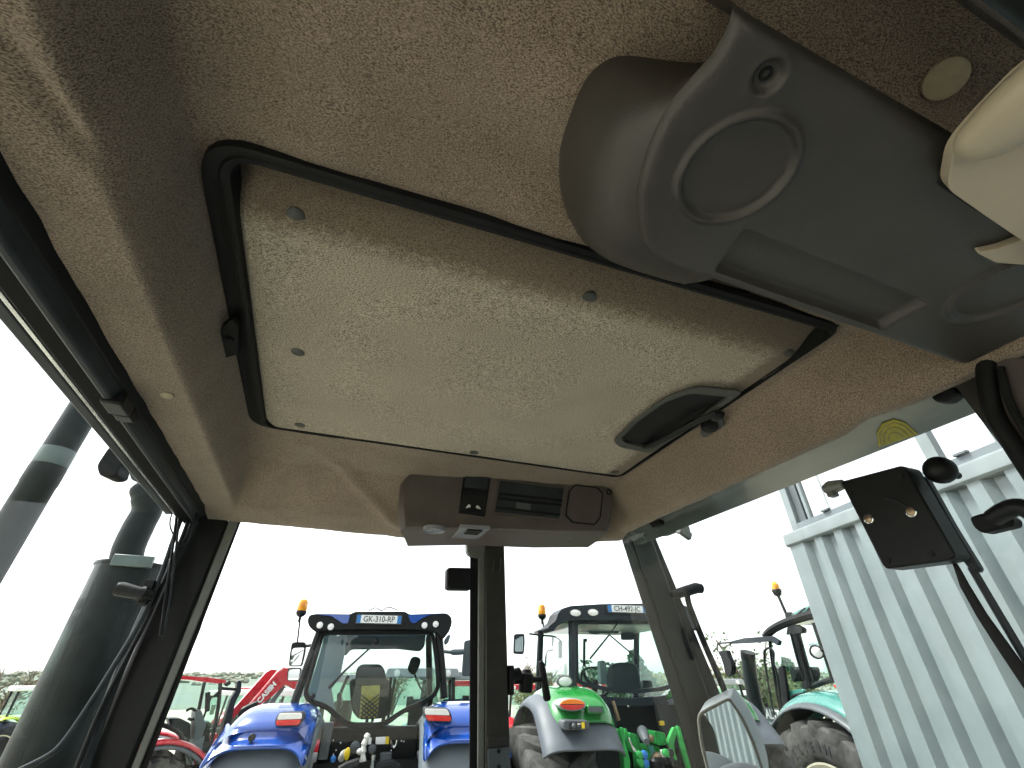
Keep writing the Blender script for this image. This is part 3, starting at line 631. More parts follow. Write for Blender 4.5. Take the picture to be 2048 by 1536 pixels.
MB().prism([p - mn * 0.004 for p in mi], mn * -0.003).build('mirror_glass', 'mirror_glass', MR, smooth=0)
MB().prism(rnd([YP(u, v, 1.56) for (u, v) in ((1493, 1432), (1502, 1433), (1508, 1455), (1504, 1456))], 0.004), (0.02, 0.02, 0)).build('mirror_lock', 'black_plastic', MR)
MB().ell(YP(1495, 1600, 1.40), (0.125, 0.09, 0.085), 28, 14).build('lower_mirror_housing', 'mid_grey', CAB)
MB().prism(rnd([YP(u, v, 1.72) for (u, v) in ((1427, 1407), (1436, 1401), (1438, 1408), (1430, 1413))], 0.003), (0, 0.02, 0)).build('side_marker', 'lamp_orange', CAB)

# ---- fittings on the right window: wiper motor cover, arm, blade, knob, latch
WM = MB().prism(rnd([XP(u, v, 1.0) for (u, v) in ((1680, 963), (1800, 931), (1812, 934), (1822, 955), (1911, 1110), (1905, 1118), (1885, 1123), (1772, 1138), (1764, 1130))], 0.006), (0.045, 0, 0)).build('wiper_motor_cover', 'pillar_paint', CAB, bevel=0.003)
for (u, v) in ((1738, 1038), (1823, 1024)):
    MB().lathe(XP(u, v, 1.0), (-1, 0, 0), [(0.0095, -0.002), (0.0095, 0.002), (0.0075, 0.003), (0.0072, 0.001)], 18).build('bolt_ring', 'chrome', WM)
    MB().lathe(XP(u, v, 1.0), (-1, 0, 0), [(0.0068, -0.002), (0.0068, 0.0035), (0.003, 0.005), (0, 0.005)], 14).build('bolt_head', 'brass', WM)
for (u, v) in ((1700, 985), (1775, 1120), (1862, 1107), (1800, 950)): MB().lathe(XP(u, v, 1.0), (-1, 0, 0), [(0.006, -0.001), (0.006, 0.002), (0, 0.002)], 12).build('screw_head', 'rubber', WM)
MB().tube(smooth_path([XP(1770, 995, 0.998), XP(1795, 1003, 0.992), XP(1815, 1016, 0.994)], 4), 0.0012, 6).build('thin_wire', 'ink', WM)
kn = MB().tube([XP(1650, 980, 1.03), XP(1662, 975, 1.03), XP(1688, 968, 1.03)], [0.011, 0.016, 0.011], 8); kn.box(XP(1664, 985, 1.03), (0.02, 0.016, 0.02)); kn.build('cable_plug', 'seal_grey', CAB, bevel=0.002)
MB().prism([XP(u, v, 1.06) for (u, v) in ((1826, 950), (1850, 953), (1868, 985), (1905, 1052), (1958, 1138), (1952, 1146), (1938, 1140), (1890, 1080), (1862, 1020))], (0.02, 0, 0)).build('wiper_arm', 'slate_rail', CAB, bevel=0.004)
MB().tube([XP(1943, 1135, 1.075), XP(1990, 1215, 1.08), XP(2070, 1350, 1.085)], 0.0062, 10).build('wiper_rod', 'slate_rail', CAB)
wb = MB().tube([XP(1908, 1125, 1.05), XP(1916, 1140, 1.05), XP(1930, 1172, 1.055), XP(1965, 1232, 1.06), XP(2010, 1298, 1.065), XP(2075, 1392, 1.075)], [0.003, 0.005, 0.0075, 0.0085, 0.010, 0.011], 10, 0.7)
wb.build('wiper_blade', 'rubber', CAB)
p = XP(1880, 940, 1.04); MB().ell(p, 0.0255, 22, 12).build('ball_knob', 'black_plastic', CAB)
MB().tube([p + V(0.01, 0, 0), p + V(0.05, 0, -0.004)], 0.007, 10).build('knob_stem', 'black_plastic', CAB)
MB().prism(rnd([XP(u, v, 1.0) for (u, v) in ((1937, 1034), (1962, 1026), (2000, 1024), (2026, 1038), (2026, 1052), (1963, 1067), (1945, 1054))], 0.006), (0.03, 0, 0)).build('door_latch', 'rubber', CAB, bevel=0.004)
MB().tube(smooth_path([XP(1988, 1036, 0.995), XP(2010, 1022, 0.985), XP(2040, 1014, 0.985), XP(2080, 1035, 0.99)], 5), 0.0135, 12).build('latch_lever', 'black_plastic', CAB)

# ---- right rear pillar trims
def xprism(name, px, x, d, material, bevel=0.004, r=0.006): return MB().prism(rnd([XP(u, v, x) for (u, v) in px], r), (d, 0, 0)).build(name, material, CAB, bevel=bevel, seg=3)
xprism('rear_pillar_trim', ((1897, 752), (1930, 738), (1960, 726), (1966, 770), (1978, 830), (2000, 872), (2070, 970), (2070, 990), (2000, 890), (1940, 812)), 1.0, 0.05, 'post_paint')
xprism('rear_pillar', ((1980, 720), (2070, 715), (2130, 760), (2130, 1060), (2040, 915), (2000, 845)), 0.985, 0.08, 'front_plastic')
MB().tube(smooth_path([XP(1972, 712, 0.985), XP(1974, 770, 0.98), XP(1990, 832, 0.98), (XP(2030, 895, 0.98)), XP(2090, 985, 0.98)], 6), 0.0135, 12).build('rear_door_seal', 'rubber', CAB)
MB().tube(smooth_path([XP(2000, 735, 0.98), XP(2018, 800, 0.976), XP(2050, 860, 0.976), XP(2100, 930, 0.976)], 6), 0.006, 10).build('trim_bead', 'rubber', CAB)
xprism('glass_hinge', ((1860, 793), (1906, 772), (1914, 788), (1892, 803), (1870, 804)), 1.02, 0.03, 'rubber')
xprism('coat_hook', ((1838, 698), (1856, 702), (1855, 726), (1842, 724)), 0.955, 0.02, 'black_plastic', r=0.002)
# overhang end, small lamp bracket outside the right pillar
MB().tube(smooth_path([DP(1302, 1064, 2.05), DP(1330, 1058, 2.05), DP(1365, 1043, 2.0)], 4), [0.026] * 4 + [0.03] * 4 + [0.02], 14).build('grab_tube', 'mid_grey', CAB)
bk2 = MB().box(DP(1366, 1060, 2.0), (0.05, 0.03, 0.03)); bk2.box(DP(1372, 1068, 2.0), (0.045, 0.02, 0.03), Matrix.Rotation(0.5, 3, 'Y')); bk2.build('lamp_bracket', 'seal_grey', CAB, bevel=0.003)
xprism('roof_clip', ((1297, 1046), (1318, 1037), (1320, 1048), (1305, 1056)), 1.03, 0.02, 'rubber')

# ---- glazing, glass slightly proud of the pillars; tub below the waist line
def pane(name, pts): 
    n = (pts[1] - pts[0]).cross(pts[2] - pts[0]).normalized()
    return MB().prism(pts, n * 0.005).build(name, 'cab_glass', CAB, smooth=0)
pane('front_window', [V(-0.33, 1.775, -0.8), V(0.55, 1.775, -0.8), V(0.55, 1.775, 0.455), V(-0.31, 1.775, 0.455)])
pane('quarter_window', [V(0.67, 1.775, -0.8), V(1.34, 1.70, -0.8), V(1.13, 1.70, 0.50), V(0.65, 1.775, 0.455)])
pane('side_window', [V(1.30, 1.60, -0.8), V(1.30, 0.25, -0.8), V(1.06, 0.25, 0.45), V(1.06, 1.60, 0.45)])
pane('door_window', [V(-0.468, -0.4, -0.8), V(-0.468, 1.69, -0.8), V(-0.468, 1.69, 0.402), V(-0.468, -0.4, 0.402)])
tb = MB(); tb.box((0.35, 0.65, -1.45), (1.7, 2.3, 0.06)); tb.box((-0.49, 0.65, -1.1), (0.06, 2.3, 0.66)); tb.box((1.27, 0.65, -1.1), (0.06, 2.2, 0.66)); tb.box((0.35, 1.78, -1.1), (1.6, 0.06, 0.66)); tb.box((0.35, -0.5, -0.9), (1.7, 0.06, 1.06))
tb.build('cab_tub', 'mid_grey', CAB, bevel=0.01)
MB().prism(rnd([V(1.30, -0.55, -1.4), V(1.62, -0.62, -1.4), V(1.58, -0.62, -0.30), V(1.34, -0.6, 0.10), V(1.16, -0.55, 0.44), V(1.02, -0.55, 0.44), V(1.20, -0.55, -0.2)], 0.05), (0, -0.5, 0)).build('rear_corner', 'pillar_paint', CAB, bevel=0.02)

# ---- outside left: intake stack, silencer, work lamp
c = (DP(0, 1020, 2.2) + DP(0, 1170, 2.2)) / 2; rr = (DP(0, 1020, 2.2) - DP(0, 1170, 2.2)).to_2d().length / 2
zb = DP(112, 918, 2.2).z
TS = MB().lathe(V(c.x, c.y, 0), (0, 0, 1), [(rr, -1.6), (rr, zb - 0.10), (rr * 1.04, zb - 0.095), (rr * 1.04, zb - 0.035), (rr, zb - 0.03), (rr, 1.05)], 28).build('intake_stack', 'exhaust', CAB)
MB().lathe(V(c.x, c.y, 0), (0, 0, 1), [(rr * 1.01, zb - 0.03), (rr * 1.03, zb - 0.028), (rr * 1.03, zb + 0.03), (rr * 1.01, zb + 0.032)], 28).build('stack_band', 'exhaust_band', TS)
cl, cr = DP(188, 1132, 3.0), DP(348, 1132, 3.0); c = (cl + cr) / 2; rr = (cl - cr).to_2d().length / 2; zt = c.z
SIL = MB().lathe(V(c.x, c.y, 0), (0, 0, 1), [(rr, -2.0), (rr, zt - 0.012), (rr * 1.05, zt - 0.012), (rr * 1.05, zt), (rr * 0.9, zt + 0.004), (0, zt + 0.005)], 36).build('silencer', 'exhaust', CAB)
MB().tube(smooth_path([DP(250, 1142, 3.0), DP(257, 1098, 3.0), DP(279, 1050, 3.0), DP(295, 1018, 3.0), DP(290, 988, 3.0), DP(270, 970, 3.0)], 5), [0.068] * 11 + [0.067] * 9 + [0.064, 0.060, 0.056, 0.05, 0.042, 0.03], 20).build('exhaust_elbow', 'exhaust', CAB)
MB().box(V(c.x + 0.03, c.y - rr, zt - 0.005), (0.16, 0.03, 0.05)).build('silencer_clamp', 'exhaust_band', SIL, bevel=0.004)
wl = MB().prism(rnd([DP(u, v, 1.85) for (u, v) in ((192, 930), (215, 895), (232, 884), (262, 905), (258, 925), (238, 930), (233, 950), (216, 955), (196, 950))], 0.012), (0.02, 0.05, 0)); wl.build('work_lamp', 'black_plastic', CAB, bevel=0.005)
wl = MB().prism(rnd([DP(u, v, 1.8) for (u, v) in ((252, 928), (272, 918), (300, 945), (304, 958), (282, 966), (262, 960))], 0.008), (0.02, 0.04, 0)); wl.lathe(DP(274, 944, 1.79), (0.1, -1, 0), [(0.010, -0.01), (0.010, 0.006), (0.005, 0.008), (0, 0.008)], 14); wl.build('lamp_mount', 'mid_grey', CAB, bevel=0.003)
MB().prism(rnd([DP(u, v, 1.8) for (u, v) in ((332, 988), (345, 982), (362, 990), (358, 1008), (340, 1004))], 0.006), (0.02, 0.03, 0)).build('lamp_mount', 'mid_grey', CAB, bevel=0.003)

# ================================================================== the yard and the land behind it
def ground_h(x, y): return 0.0
g = MB(); S = 1800
g.grid([[V(x, y, 0) for x in (-S, S)] for y in (-S, S)])
tag(g.build('ground', 'yard', None, smooth=0), kind='structure')
fb = MB(); rows = []
for i in range(13):
    d = 60 + i * 75; rows.append([])
    for j in range(61):
        a = R(-70 + j * 2.5); z = 0.02 + max(0, (d - 150)) * 0.0095 * (0.7 + 0.6 * noise.noise(Vector((j * 0.12, i * 0.3, 1)))) ; rows[-1].append(V(math.sin(a) * d, math.cos(a) * d, z))
fb.grid(rows); tag(fb.build('hills', 'hill', None, smooth=80), kind='structure')
# ragged far tree line on the ridge: one mass of scrub
tl = MB()
for k in range(2200):
    a = R(rng.uniform(-68, 75)); d = rng.uniform(180, 900); h = rng.uniform(0.6, 1.8) * (0.5 + d / 500)
    z = 0.02 + max(0, (d - 150)) * 0.0085; p = V(math.sin(a) * d, math.cos(a) * d, z); s = h * rng.uniform(0.6, 1.5)
    q = [p + V(math.cos(t) * s, math.sin(t) * s, h * rng.uniform(0.2, 0.7)) for t in (0, 1.3, 2.6, 3.8, 5.1)]; top = p + V(0, 0, h); base = [V(x.x, x.y, z - 1) for x in q]
    tl.add(q + [top] + base, [(0, 1, 5), (1, 2, 5), (2, 3, 5), (3, 4, 5), (4, 0, 5)] + [(i, (i + 1) % 5, 6 + (i + 1) % 5, 6 + i) for i in range(5)])
tag(tl.build('distant_scrub', 'scrub', None, smooth=0), 'grey green scrub and tree lines across the far hills', 'scrub', kind='stuff')

# ------------------------------------------------------------------ vegetation
def leaves(mb, c, r, n, size, gap=0.0, seed=0, flat=1.0):
    for k in range(n):
        while True:
            p = V(rng.uniform(-1, 1), rng.uniform(-1, 1), rng.uniform(-1, 1))
            if p.length <= 1 and (rng.random() < 0.25 + 0.75 * p.length): break
        q = Vector(c) + V(p.x * r[0], p.y * r[1], p.z * r[2])
        if noise.noise(q * (1.3 / max(r)) * 2 + Vector((seed, 0, 0))) < gap: continue
        a = V(rng.gauss(0, 1), rng.gauss(0, 1), rng.gauss(0, 1)).normalized(); b = a.orthogonal().normalized(); b2 = a.cross(b); s = size * rng.uniform(0.5, 1.3)
        mb.add([q + b * s, q + b2 * s * 0.6 * flat, q - b * s, q - b2 * s * 0.6 * flat], [(0, 1, 2, 3)])
def twigs(mb, base, h, n, spread, r0, lean=(0, 0), sub=3):
    tips = []
    for k in range(n):
        a = rng.uniform(0, 6.28); e = rng.uniform(0.3, 1.0); t = Vector(base) + V(math.cos(a) * spread * e + lean[0], math.sin(a) * spread * e + lean[1], h * rng.uniform(0.6, 1.0))
        m = Vector(base).lerp(t, 0.45) + V(rng.gauss(0, .05) * h, rng.gauss(0, .05) * h, h * 0.08); m.x = lerp(m.x, base[0], 0.35); m.y = lerp(m.y, base[1], 0.35)
        mb.tube(smooth_path([Vector(base), m, t], 4), [r0 * (1 - 0.1 * i) for i in range(9)], 5); tips.append(t)
        for j in range(sub):
            s = m.lerp(t, rng.uniform(0.1, 0.8)); mb.tube([s, s + V(rng.gauss(0, 1), rng.gauss(0, 1), rng.uniform(0.4, 1.4)) * h * 0.13], [r0 * 0.35, r0 * 0.12], 4); tips.append(s)
    return tips
def tree(name, label, p, h, cw, material, nleaf, leaf, group=None, cat='tree', trunk=0.3, gap=-0.1, conifer=False, bare=False):
    t = thing(name, label, cat, (p.x, p.y, 0), 0, group)
    mb = MB(); r0 = h * 0.022 + 0.01
    if conifer:
        mb.tube([V(0, 0, 0), V(0, 0, h)], [r0, r0 * 0.2], 7); mb.build('trunk', 'bark', t)
        lv = MB()
        for k in range(15):
            z = h * (0.12 + 0.86 * k / 15); rr = cw * (1 - k / 15) ** 0.8
            for j in range(7):
                a = rng.uniform(0, 6.28); leaves(lv, (math.cos(a) * rr * 0.6, math.sin(a) * rr * 0.6, z), (rr * 0.55, rr * 0.55, h * 0.05), max(6, nleaf // 110), leaf, -0.25, k)
        lv.build('crown', material, t, smooth=0)
    else:
        tips = twigs(mb, (0, 0, 0), h * 0.92, 9 if not bare else 14, cw * 0.8, r0, sub=4 if not bare else 9); mb.build('trunk', 'bark', t)
        lv = MB()
        for k, q in enumerate(tips): leaves(lv, q, (cw * 0.32, cw * 0.32, h * 0.13), nleaf // len(tips), leaf, gap, k)
        lv.build('crown', material, t, smooth=0)
    return t
def at(u, D): q = DP(u, 1355, D); return V(q.x, q.y, 0)
def hpx(v, D): return HC + (1355 - v) * 0.783e-3 * D
tree('bare_shrub', 'wispy olive shrub beside the dark exhaust silencer', at(12, 32), hpx(1328, 32), 2.4, 'leaf_olive', 1500, 0.06, cat='shrub', bare=True, gap=0.0)
tree('holly_tree', 'dark leafed slender tree above the turquoise tractor bonnet', at(1503, 26), hpx(1262, 26), 1.7, 'leaf_green', 3200, 0.085, gap=-0.05)
tree('spruce_tree', 'pointed spruce seen through the green tractor cab', at(1273, 42), hpx(1298, 42), 2.2, 'leaf_conifer', 3600, 0.22, conifer=True)
tree('spruce_tree', 'small far spruce seen through the turquoise tractor cab', at(1582, 45), hpx(1318, 45), 1.8, 'leaf_conifer', 2400, 0.2, conifer=True)
tree('round_tree', 'loose bluish tree low in the green tractor windows', at(1190, 40), hpx(1322, 40), 3.0, 'leaf_conifer', 2200, 0.2, gap=-0.05)
tree('bare_tree', 'leafless twiggy tree right of the centre post', at(1078, 45), hpx(1315, 45), 2.6, 'leaf_dry', 500, 0.10, bare=True, gap=0.1)
tree('bare_tree', 'thin leafless tree inside the blue tractor rear window', at(792, 45), hpx(1338, 45), 2.0, 'leaf_dry', 500, 0.10, bare=True, gap=0.1)
labs = ['rusty brown reed clump beside the right mirror arm', 'straw coloured tall reed clump behind the turquoise tractor exhaust', 'olive hedge clump right of the turquoise tractor exhaust', 'brown hedge clump seen low through the green tractor cab', 'pale dry hedge clump behind the window latch', 'faded hedge clump at the green tractor left mirror', 'olive hedge clump low in the turquoise tractor doorway']
for k, (u, D, v, wd, m_) in enumerate([(1455, 30, 1336, 1.5, 'leaf_dry'), (1492, 31, 1342, 1.7, 'leaf_dry'), (1545, 29, 1334, 1.9, 'leaf_olive'), (1325, 46, 1342, 2.6, 'leaf_dry'), (1085, 44, 1350, 2.2, 'leaf_dry'), (1128, 46, 1352, 2.2, 'leaf_olive'), (1600, 30, 1345, 1.8, 'leaf_olive')]):
    p = at(u, D); t = thing('reed_clump', labs[k], 'hedge', (p.x, p.y, 0), 0, 'dry hedge along the far edge of the yard'); h = hpx(v, D)
    mb = MB(); twigs(mb, (0, 0, 0), h * 0.95, 16, wd, 0.02, sub=5); mb.build('stem', 'bark', t)
    lv = MB()
    for j in range(9): leaves(lv, (rng.uniform(-wd, wd) * 0.8, rng.uniform(-0.8, 0.8), h * rng.uniform(0.35, 0.8)), (wd * 0.5, 0.8, h * 0.3), 240, 0.11, -0.15, j)
    lv.build('crown', m_, t, smooth=0)

for k, (x, y, h, cw) in enumerate([(-9, -15, 7, 3.0), (-2, -17, 8, 3.2), (5, -16, 7, 3.0), (11, -13, 8, 3.2), (-15, -9, 7, 3.0)]):  # unseen trees, added to darken mirror reflections and the container faces
    tree('field_tree', ['broad leafy tree behind the viewer on the left', 'tall leafy tree straight behind the viewer', 'leafy tree behind the viewer on the right', 'tall leafy tree far right behind the viewer', 'leafy tree far left behind the viewer'][k], V(x, y, 0), h, cw, 'leaf_green', 2600, 0.35, group='trees behind the cab')
# ------------------------------------------------------------------ ribbed grey container with an open frame on top
c0 = DP(1584, 1350, 4.6); hh = 12.0
cf = Frame(c0.x, c0.y, hh); T0 = -0.43
p0 = cf.o + cf.ax[1] * T0
CT = thing('container', 'pale grey ribbed steel container with open window frame on top', 'container', (p0.x, p0.y, 0), hh)
ZL = HC + 0.868
prof = [(0.0, 0.0), (0.0, 0.0)]
mb = MB(); line = [(0.0, 0.0), (-0.118, 0.0)]
t = -0.125
while t > -7.0:
    line += [(t + 0.004, 0.0), (t - 0.006, 0.030), (t - 0.062, 0.030), (t - 0.078, 0.0), (t - 0.084, 0.0)] if False else [(t, 0.0), (t - 0.034, 0.044), (t - 0.105, 0.044), (t - 0.117, 0.0)]
    t -= 0.1885
line.append((-7.0, 0.0))
mb.grid([[V(x, y, 0.15) for (y, x) in line], [V(x, y, ZL) for (y, x) in line]])
mb.build('ribbed_wall', 'container_steel', CT, smooth=20)
mb = MB(); mb.box((1.22, 0.012, (ZL + 0.15) / 2), (2.44, 0.03, ZL - 0.15)); mb.build('end_wall', 'container_steel', CT, bevel=0.006)
mb = MB().box((1.2, -3.5, 0.12), (2.46, 7.06, 0.16)); mb.build('base_frame', 'container_steel', CT, bevel=0.01)
mb = MB(); mb.prism([V(-0.005, 0.04, ZL - 0.004), V(-0.022, 0.04, ZL + 0.008), V(-0.024, 0.04, ZL + 0.03), V(-0.020, 0.04, ZL + 0.085), V(0.0, 0.04, ZL + 0.10), V(0.16, 0.04, ZL + 0.10), V(0.16, 0.04, ZL)], (0, -7.1, 0)); mb.build('top_rail', 'container_lip', CT, bevel=0.004)
MB().prism([V(0.16, 0.03, ZL + 0.05), V(2.4, 0.03, ZL + 0.05), V(2.4, -7, ZL + 0.05), V(0.16, -7, ZL + 0.05)], (0, 0, 0.03)).build('roof_sheet', 'container_steel', CT)
z0 = ZL + 0.10
MB().box((0.09, -0.135, z0 + 0.4), (0.06, 0.075, 0.8)).build('frame_post', 'mid_grey', CT, bevel=0.004)
MB().box((0.075, -0.062, z0 + 0.4), (0.09, 0.07, 0.8)).build('frame_post', 'container_lip', CT, bevel=0.004)
MB().box((0.09, -0.20, z0 + 0.4), (0.05, 0.03, 0.8)).build('frame_post', 'container_lip', CT, bevel=0.003)
MB().box((0.10, -0.30, z0 + 0.4), (0.02, 0.16, 0.8)).build('side_panel', 'white_paint', CT, bevel=0.003)
MB().box((0.09, -1.245, z0 + 0.4), (0.05, 0.075, 0.8)).build('frame_post', 'container_lip', CT, bevel=0.004)
MB().box((0.09, -1.60, z0 + 0.4), (0.05, 0.07, 0.8)).build('frame_post', 'container_steel', CT, bevel=0.004)
MB().box((0.075, -3.5, z0 + 0.025), (0.10, 6.8, 0.05)).build('sill_rail', 'fender_grey', CT, bevel=0.004)
MB().box((0.075, -3.5, z0 + 0.84), (0.12, 7.0, 0.08)).build('head_rail', 'container_lip', CT, bevel=0.004)
MB().box((0.09, -4.2, z0 + 0.4), (0.03, 5.1, 0.8)).build('upper_wall', 'container_steel', CT, bevel=0.004)
for y in (-1.42, -0.42): MB().box((0.02, y, z0 + 0.056), (0.03, 0.07, 0.014)).build('rail_catch', 'mid_grey', CT, bevel=0.002)

# ------------------------------------------------------------------ tractor kit
class Kit:
    """shapes of one tractor in its own ground frame; conv turns a measured point into picture coordinates"""
    def __init__(s, name, label, p, heading, group='tractors parked in the yard', cat='tractor'):
        s.F = Frame(p.x, p.y, heading); s.t = thing(name, label, cat, (p.x, p.y, 0), heading, group); s.cv = lambda a, b: (a, b)
    def crop(s, ox, oy, k): s.cv = lambda a, b: (ox + a / k, oy + b / k)
    def Y(s, a, b, y): return s.F.Y(*s.cv(a, b), y)
    def X(s, a, b, x): return s.F.X(*s.cv(a, b), x)
    def py(s, name, pts, y, d, m, par=None, r=0.0, bev=0.004, k=3):
        q = [s.Y(a, b, y) for (a, b) in pts]
        return MB().prism(rnd(q, r, k) if r else q, (0, d, 0)).build(name, m, par or s.t, bevel=bev)
    def px(s, name, pts, x, d, m, par=None, r=0.0, bev=0.004, k=3):
        q = [s.X(a, b, x) for (a, b) in pts]
        return MB().prism(rnd(q, r, k) if r else q, (d, 0, 0)).build(name, m, par or s.t, bevel=bev)
    def ring(s, name, outer, w, y, d, m, par=None, r=0.05):
        o = rnd([s.Y(a, b, y) for (a, b) in outer], r, 4); c = sum(o, V(0, 0, 0)) / len(o); n = len(o); inn = []
        for i, p in enumerate(o):
            tn = (o[(i + 1) % n] - o[i - 1]); nn = V(-tn.z, 0, tn.x).normalized()
            if nn.dot(c - p) < 0: nn = -nn
            inn.append(p + nn * w)
        ob = MB().ring(o, inn, (0, d, 0)).build(name, m, par or s.t, bevel=0.004); return ob, inn
    def tube(s, name, pts, y, r, m, par=None, ax='Y', k=4, n=8):
        f = s.Y if ax == 'Y' else s.X; ys = y if isinstance(y, (list, tuple)) else [y] * len(pts)
        q = [f(a, b, c) for (a, b), c in zip(pts, ys)]; q = smooth_path(q, k) if k > 1 and len(q) > 2 else q
        return MB().tube(q, r, n).build(name, m, par or s.t)
    def disc(s, name, a, b, y, r, m, par=None, d=0.03, asp=1.0, ring=None):
        p = s.Y(a, b, y); mb = MB().lathe((0, 0, 0), (0, -1, 0), [(r, -d), (r, 0), (r * 0.92, 0.008), (r * 0.5, 0.016), (0, 0.018)], 22)
        mb.v = [V(v.x, v.y, v.z * asp) + p for v in mb.v]; ob = mb.build(name, m, par or s.t)
        if ring:
            mb = MB().lathe((0, 0, 0), (0, -1, 0), [(r * 1.18, -d), (r * 1.18, 0.004), (r * 1.0, 0.008), (r * 0.99, -0.01)], 22); mb.v = [V(v.x, v.y, v.z * asp) + p for v in mb.v]; mb.build('lamp_ring', ring, ob)
        return ob
    def wheel(s, x, y, r, w, m_rim='rim_cream', lugs=22, m='tyre', name='tyre', rimr=0.56):
        mb = MB(); c = V(x, y, r * 0.985); h = w / 2
        mb.lathe(c, (1, 0, 0), [(rimr * r, -h * 0.78), (rimr * r * 1.04, -h * 0.84), (0.70 * r, -h * 0.99), (0.86 * r, -h), (0.925 * r, -h * 0.95), (0.95 * r, -h * 0.80), (0.955 * r, 0), (0.95 * r, h * 0.80), (0.925 * r, h * 0.95), (0.86 * r, h), (0.70 * r, h * 0.99), (rimr * r * 1.04, h * 0.84), (rimr * r, h * 0.78)], 48)
        def pt(a, rad, xx): return c + V(xx, math.cos(a) * rad * 1.0, math.sin(a) * rad)
        st = 2 * math.pi / lugs
        for k in range(lugs):
            for sd in (-1, 1):
                a0 = k * st + (st / 2 if sd > 0 else 0); sl = st * 0.95
                wd0, wd1 = st * 0.17, st * 0.21
                A = []
                for (xx, f, top) in ((-0.06 * h, 0.0, 1.0), (0.5 * h, 0.5, 1.0), (0.96 * h, 0.95, 0.985), (1.03 * h, 1.06, 0.90)):
                    aa = a0 - sl * f; ww = lerp(wd0, wd1, f)
                    A.append([pt(aa - ww, 0.90 * r if f < 1 else 0.84 * r, sd * xx * (0.97 if f > 1 else 1)), pt(aa - ww * 0.8, r * top, sd * xx), pt(aa + ww * 0.8, r * top, sd * xx), pt(aa + ww, 0.90 * r if f < 1 else 0.84 * r, sd * xx * (0.97 if f > 1 else 1))])
                o = len(mb.v); mb.v += [p for q in A for p in q]
                for i in range(3):
                    for j in range(3): mb.f.append((o + i * 4 + j, o + i * 4 + j + 1, o + i * 4 + j + 5, o + i * 4 + j + 4))
                mb.f += [(o, o + 1, o + 2, o + 3), (o + 12, o + 13, o + 14, o + 15)]
        ty = mb.build(name, m, s.t, smooth=35)
        sd = -1 if x < 0 else 1; rr = rimr * r
        mb = MB().lathe(c, (sd, 0, 0), [(rr * 1.05, -h * 0.8), (rr * 1.06, h * 0.80), (rr * 1.0, h * 0.84), (rr * 0.94, h * 0.78), (rr * 0.86, h * 0.25), (rr * 0.55, h * 0.10), (rr * 0.42, h * 0.16), (rr * 0.40, h * 0.42), (rr * 0.2, h * 0.46), (0, h * 0.46)], 32)
        for k in range(8):
            a = k * math.pi / 4; mb.lathe(c + V(sd * h * 0.14, math.cos(a) * rr * 0.5, math.sin(a) * rr * 0.5), (sd, 0, 0), [(0.022, 0), (0.022, 0.03), (0, 0.031)], 6)
        mb.build('rim', m_rim, ty); return ty
    def fender(s, name, x0, x1, yc, zc, rad, a0, a1, m, par=None, drop=0.10, th=0.02, n=20, bulge=0.0, taper=0.0):
        rows = []
        for i in range(n + 1):
            a = R(lerp(a0, a1, i / n)); row = []
            for j in range(17):
                q = j / 16; e = abs(2 * q - 1); rr = rad - drop * e ** 5 + bulge * (1 - e * e)
                xx = lerp(x0, x1 + taper * (i / n) ** 2, q)
                row.append(V(xx, yc + math.cos(a) * rr, zc + math.sin(a) * rr))
            rows.append(row)
        return MB().grid(rows).build(name, m, par or s.t, smooth=50, solid=th)
    def fender2(s, name, x0, x1, prof, m, drop=0.08, th=0.02, flare=0.0, k=5, pw=5):
        pr = smooth_path([V(0, a, b) for (a, b) in prof], k); rows = []; n = len(pr)
        for i, p in enumerate(pr):
            tn = (pr[min(i + 1, n - 1)] - pr[max(i - 1, 0)]).normalized(); nn = V(0, tn.z, -tn.y)
            if nn.dot(p - V(0, 0, 1.0)) < 0: nn = -nn
            row = []
            for j in range(21):
                q = j / 20; e = abs(2 * q - 1); row.append(V(lerp(x0, x1 + flare * (i / n) ** 2, q), p.y, p.z) - nn * drop * e ** pw)
            rows.append(row)
        return MB().grid(rows).build(name, m, s.t, smooth=50, solid=th)
    def beacon(s, a, b, y, r, base, k=1.0):
        p = s.Y(a, b, y); q = s.Y(*base, y)
        o = MB().lathe(p, (0, 0, 1), [(r * 0.9, -r), (r, -r * 0.8), (r, r * 0.5), (r * 0.75, r * 1.1), (r * 0.3, r * 1.35), (0, r * 1.4)], 18).build('beacon_lens', 'beacon_amber', s.t)
        d = (q - p).normalized()
        MB().lathe(p + V(0, 0, -r), (0, 0, -1), [(r * 1.05, 0), (r * 1.1, r * 0.4), (r * 0.8, r * 0.9), (r * 0.3, r * 1.2), (r * 0.25, r * 2.2), (0, r * 2.2)], 16).build('beacon_base', 'frame_black', s.t)
        MB().tube([p + V(0, 0, -r * 2), q], 0.009, 8).build('beacon_stem', 'frame_black', s.t)
    def plate(s, a0, b0, a1, b1, y, txt):
        P = s.Y(a0, b0, y); Q = s.Y(a1, b1, y); c = (P + Q) / 2; W = abs(Q.x - P.x); H = abs(Q.z - P.z)
        pl = MB().box(c, (W, 0.008, H)).build('number_plate', 'plate_white', s.t, bevel=0.003)
        for sx in (-1, 1): MB().box(c + V(sx * W * 0.455, -0.0055, 0), (W * 0.09, 0.004, H * 0.98)).build('plate_band', 'plate_blue', pl)
        text_mesh('lettering', txt, H * 1.02, c + V(0, -0.006, -H * 0.02), (1, 0, 0), (0, 0, 1), 'ink', pl, 0.0012, sx=W * 0.82 / (H * 1.02 * 0.60 * len(txt)), bold=0.0005)
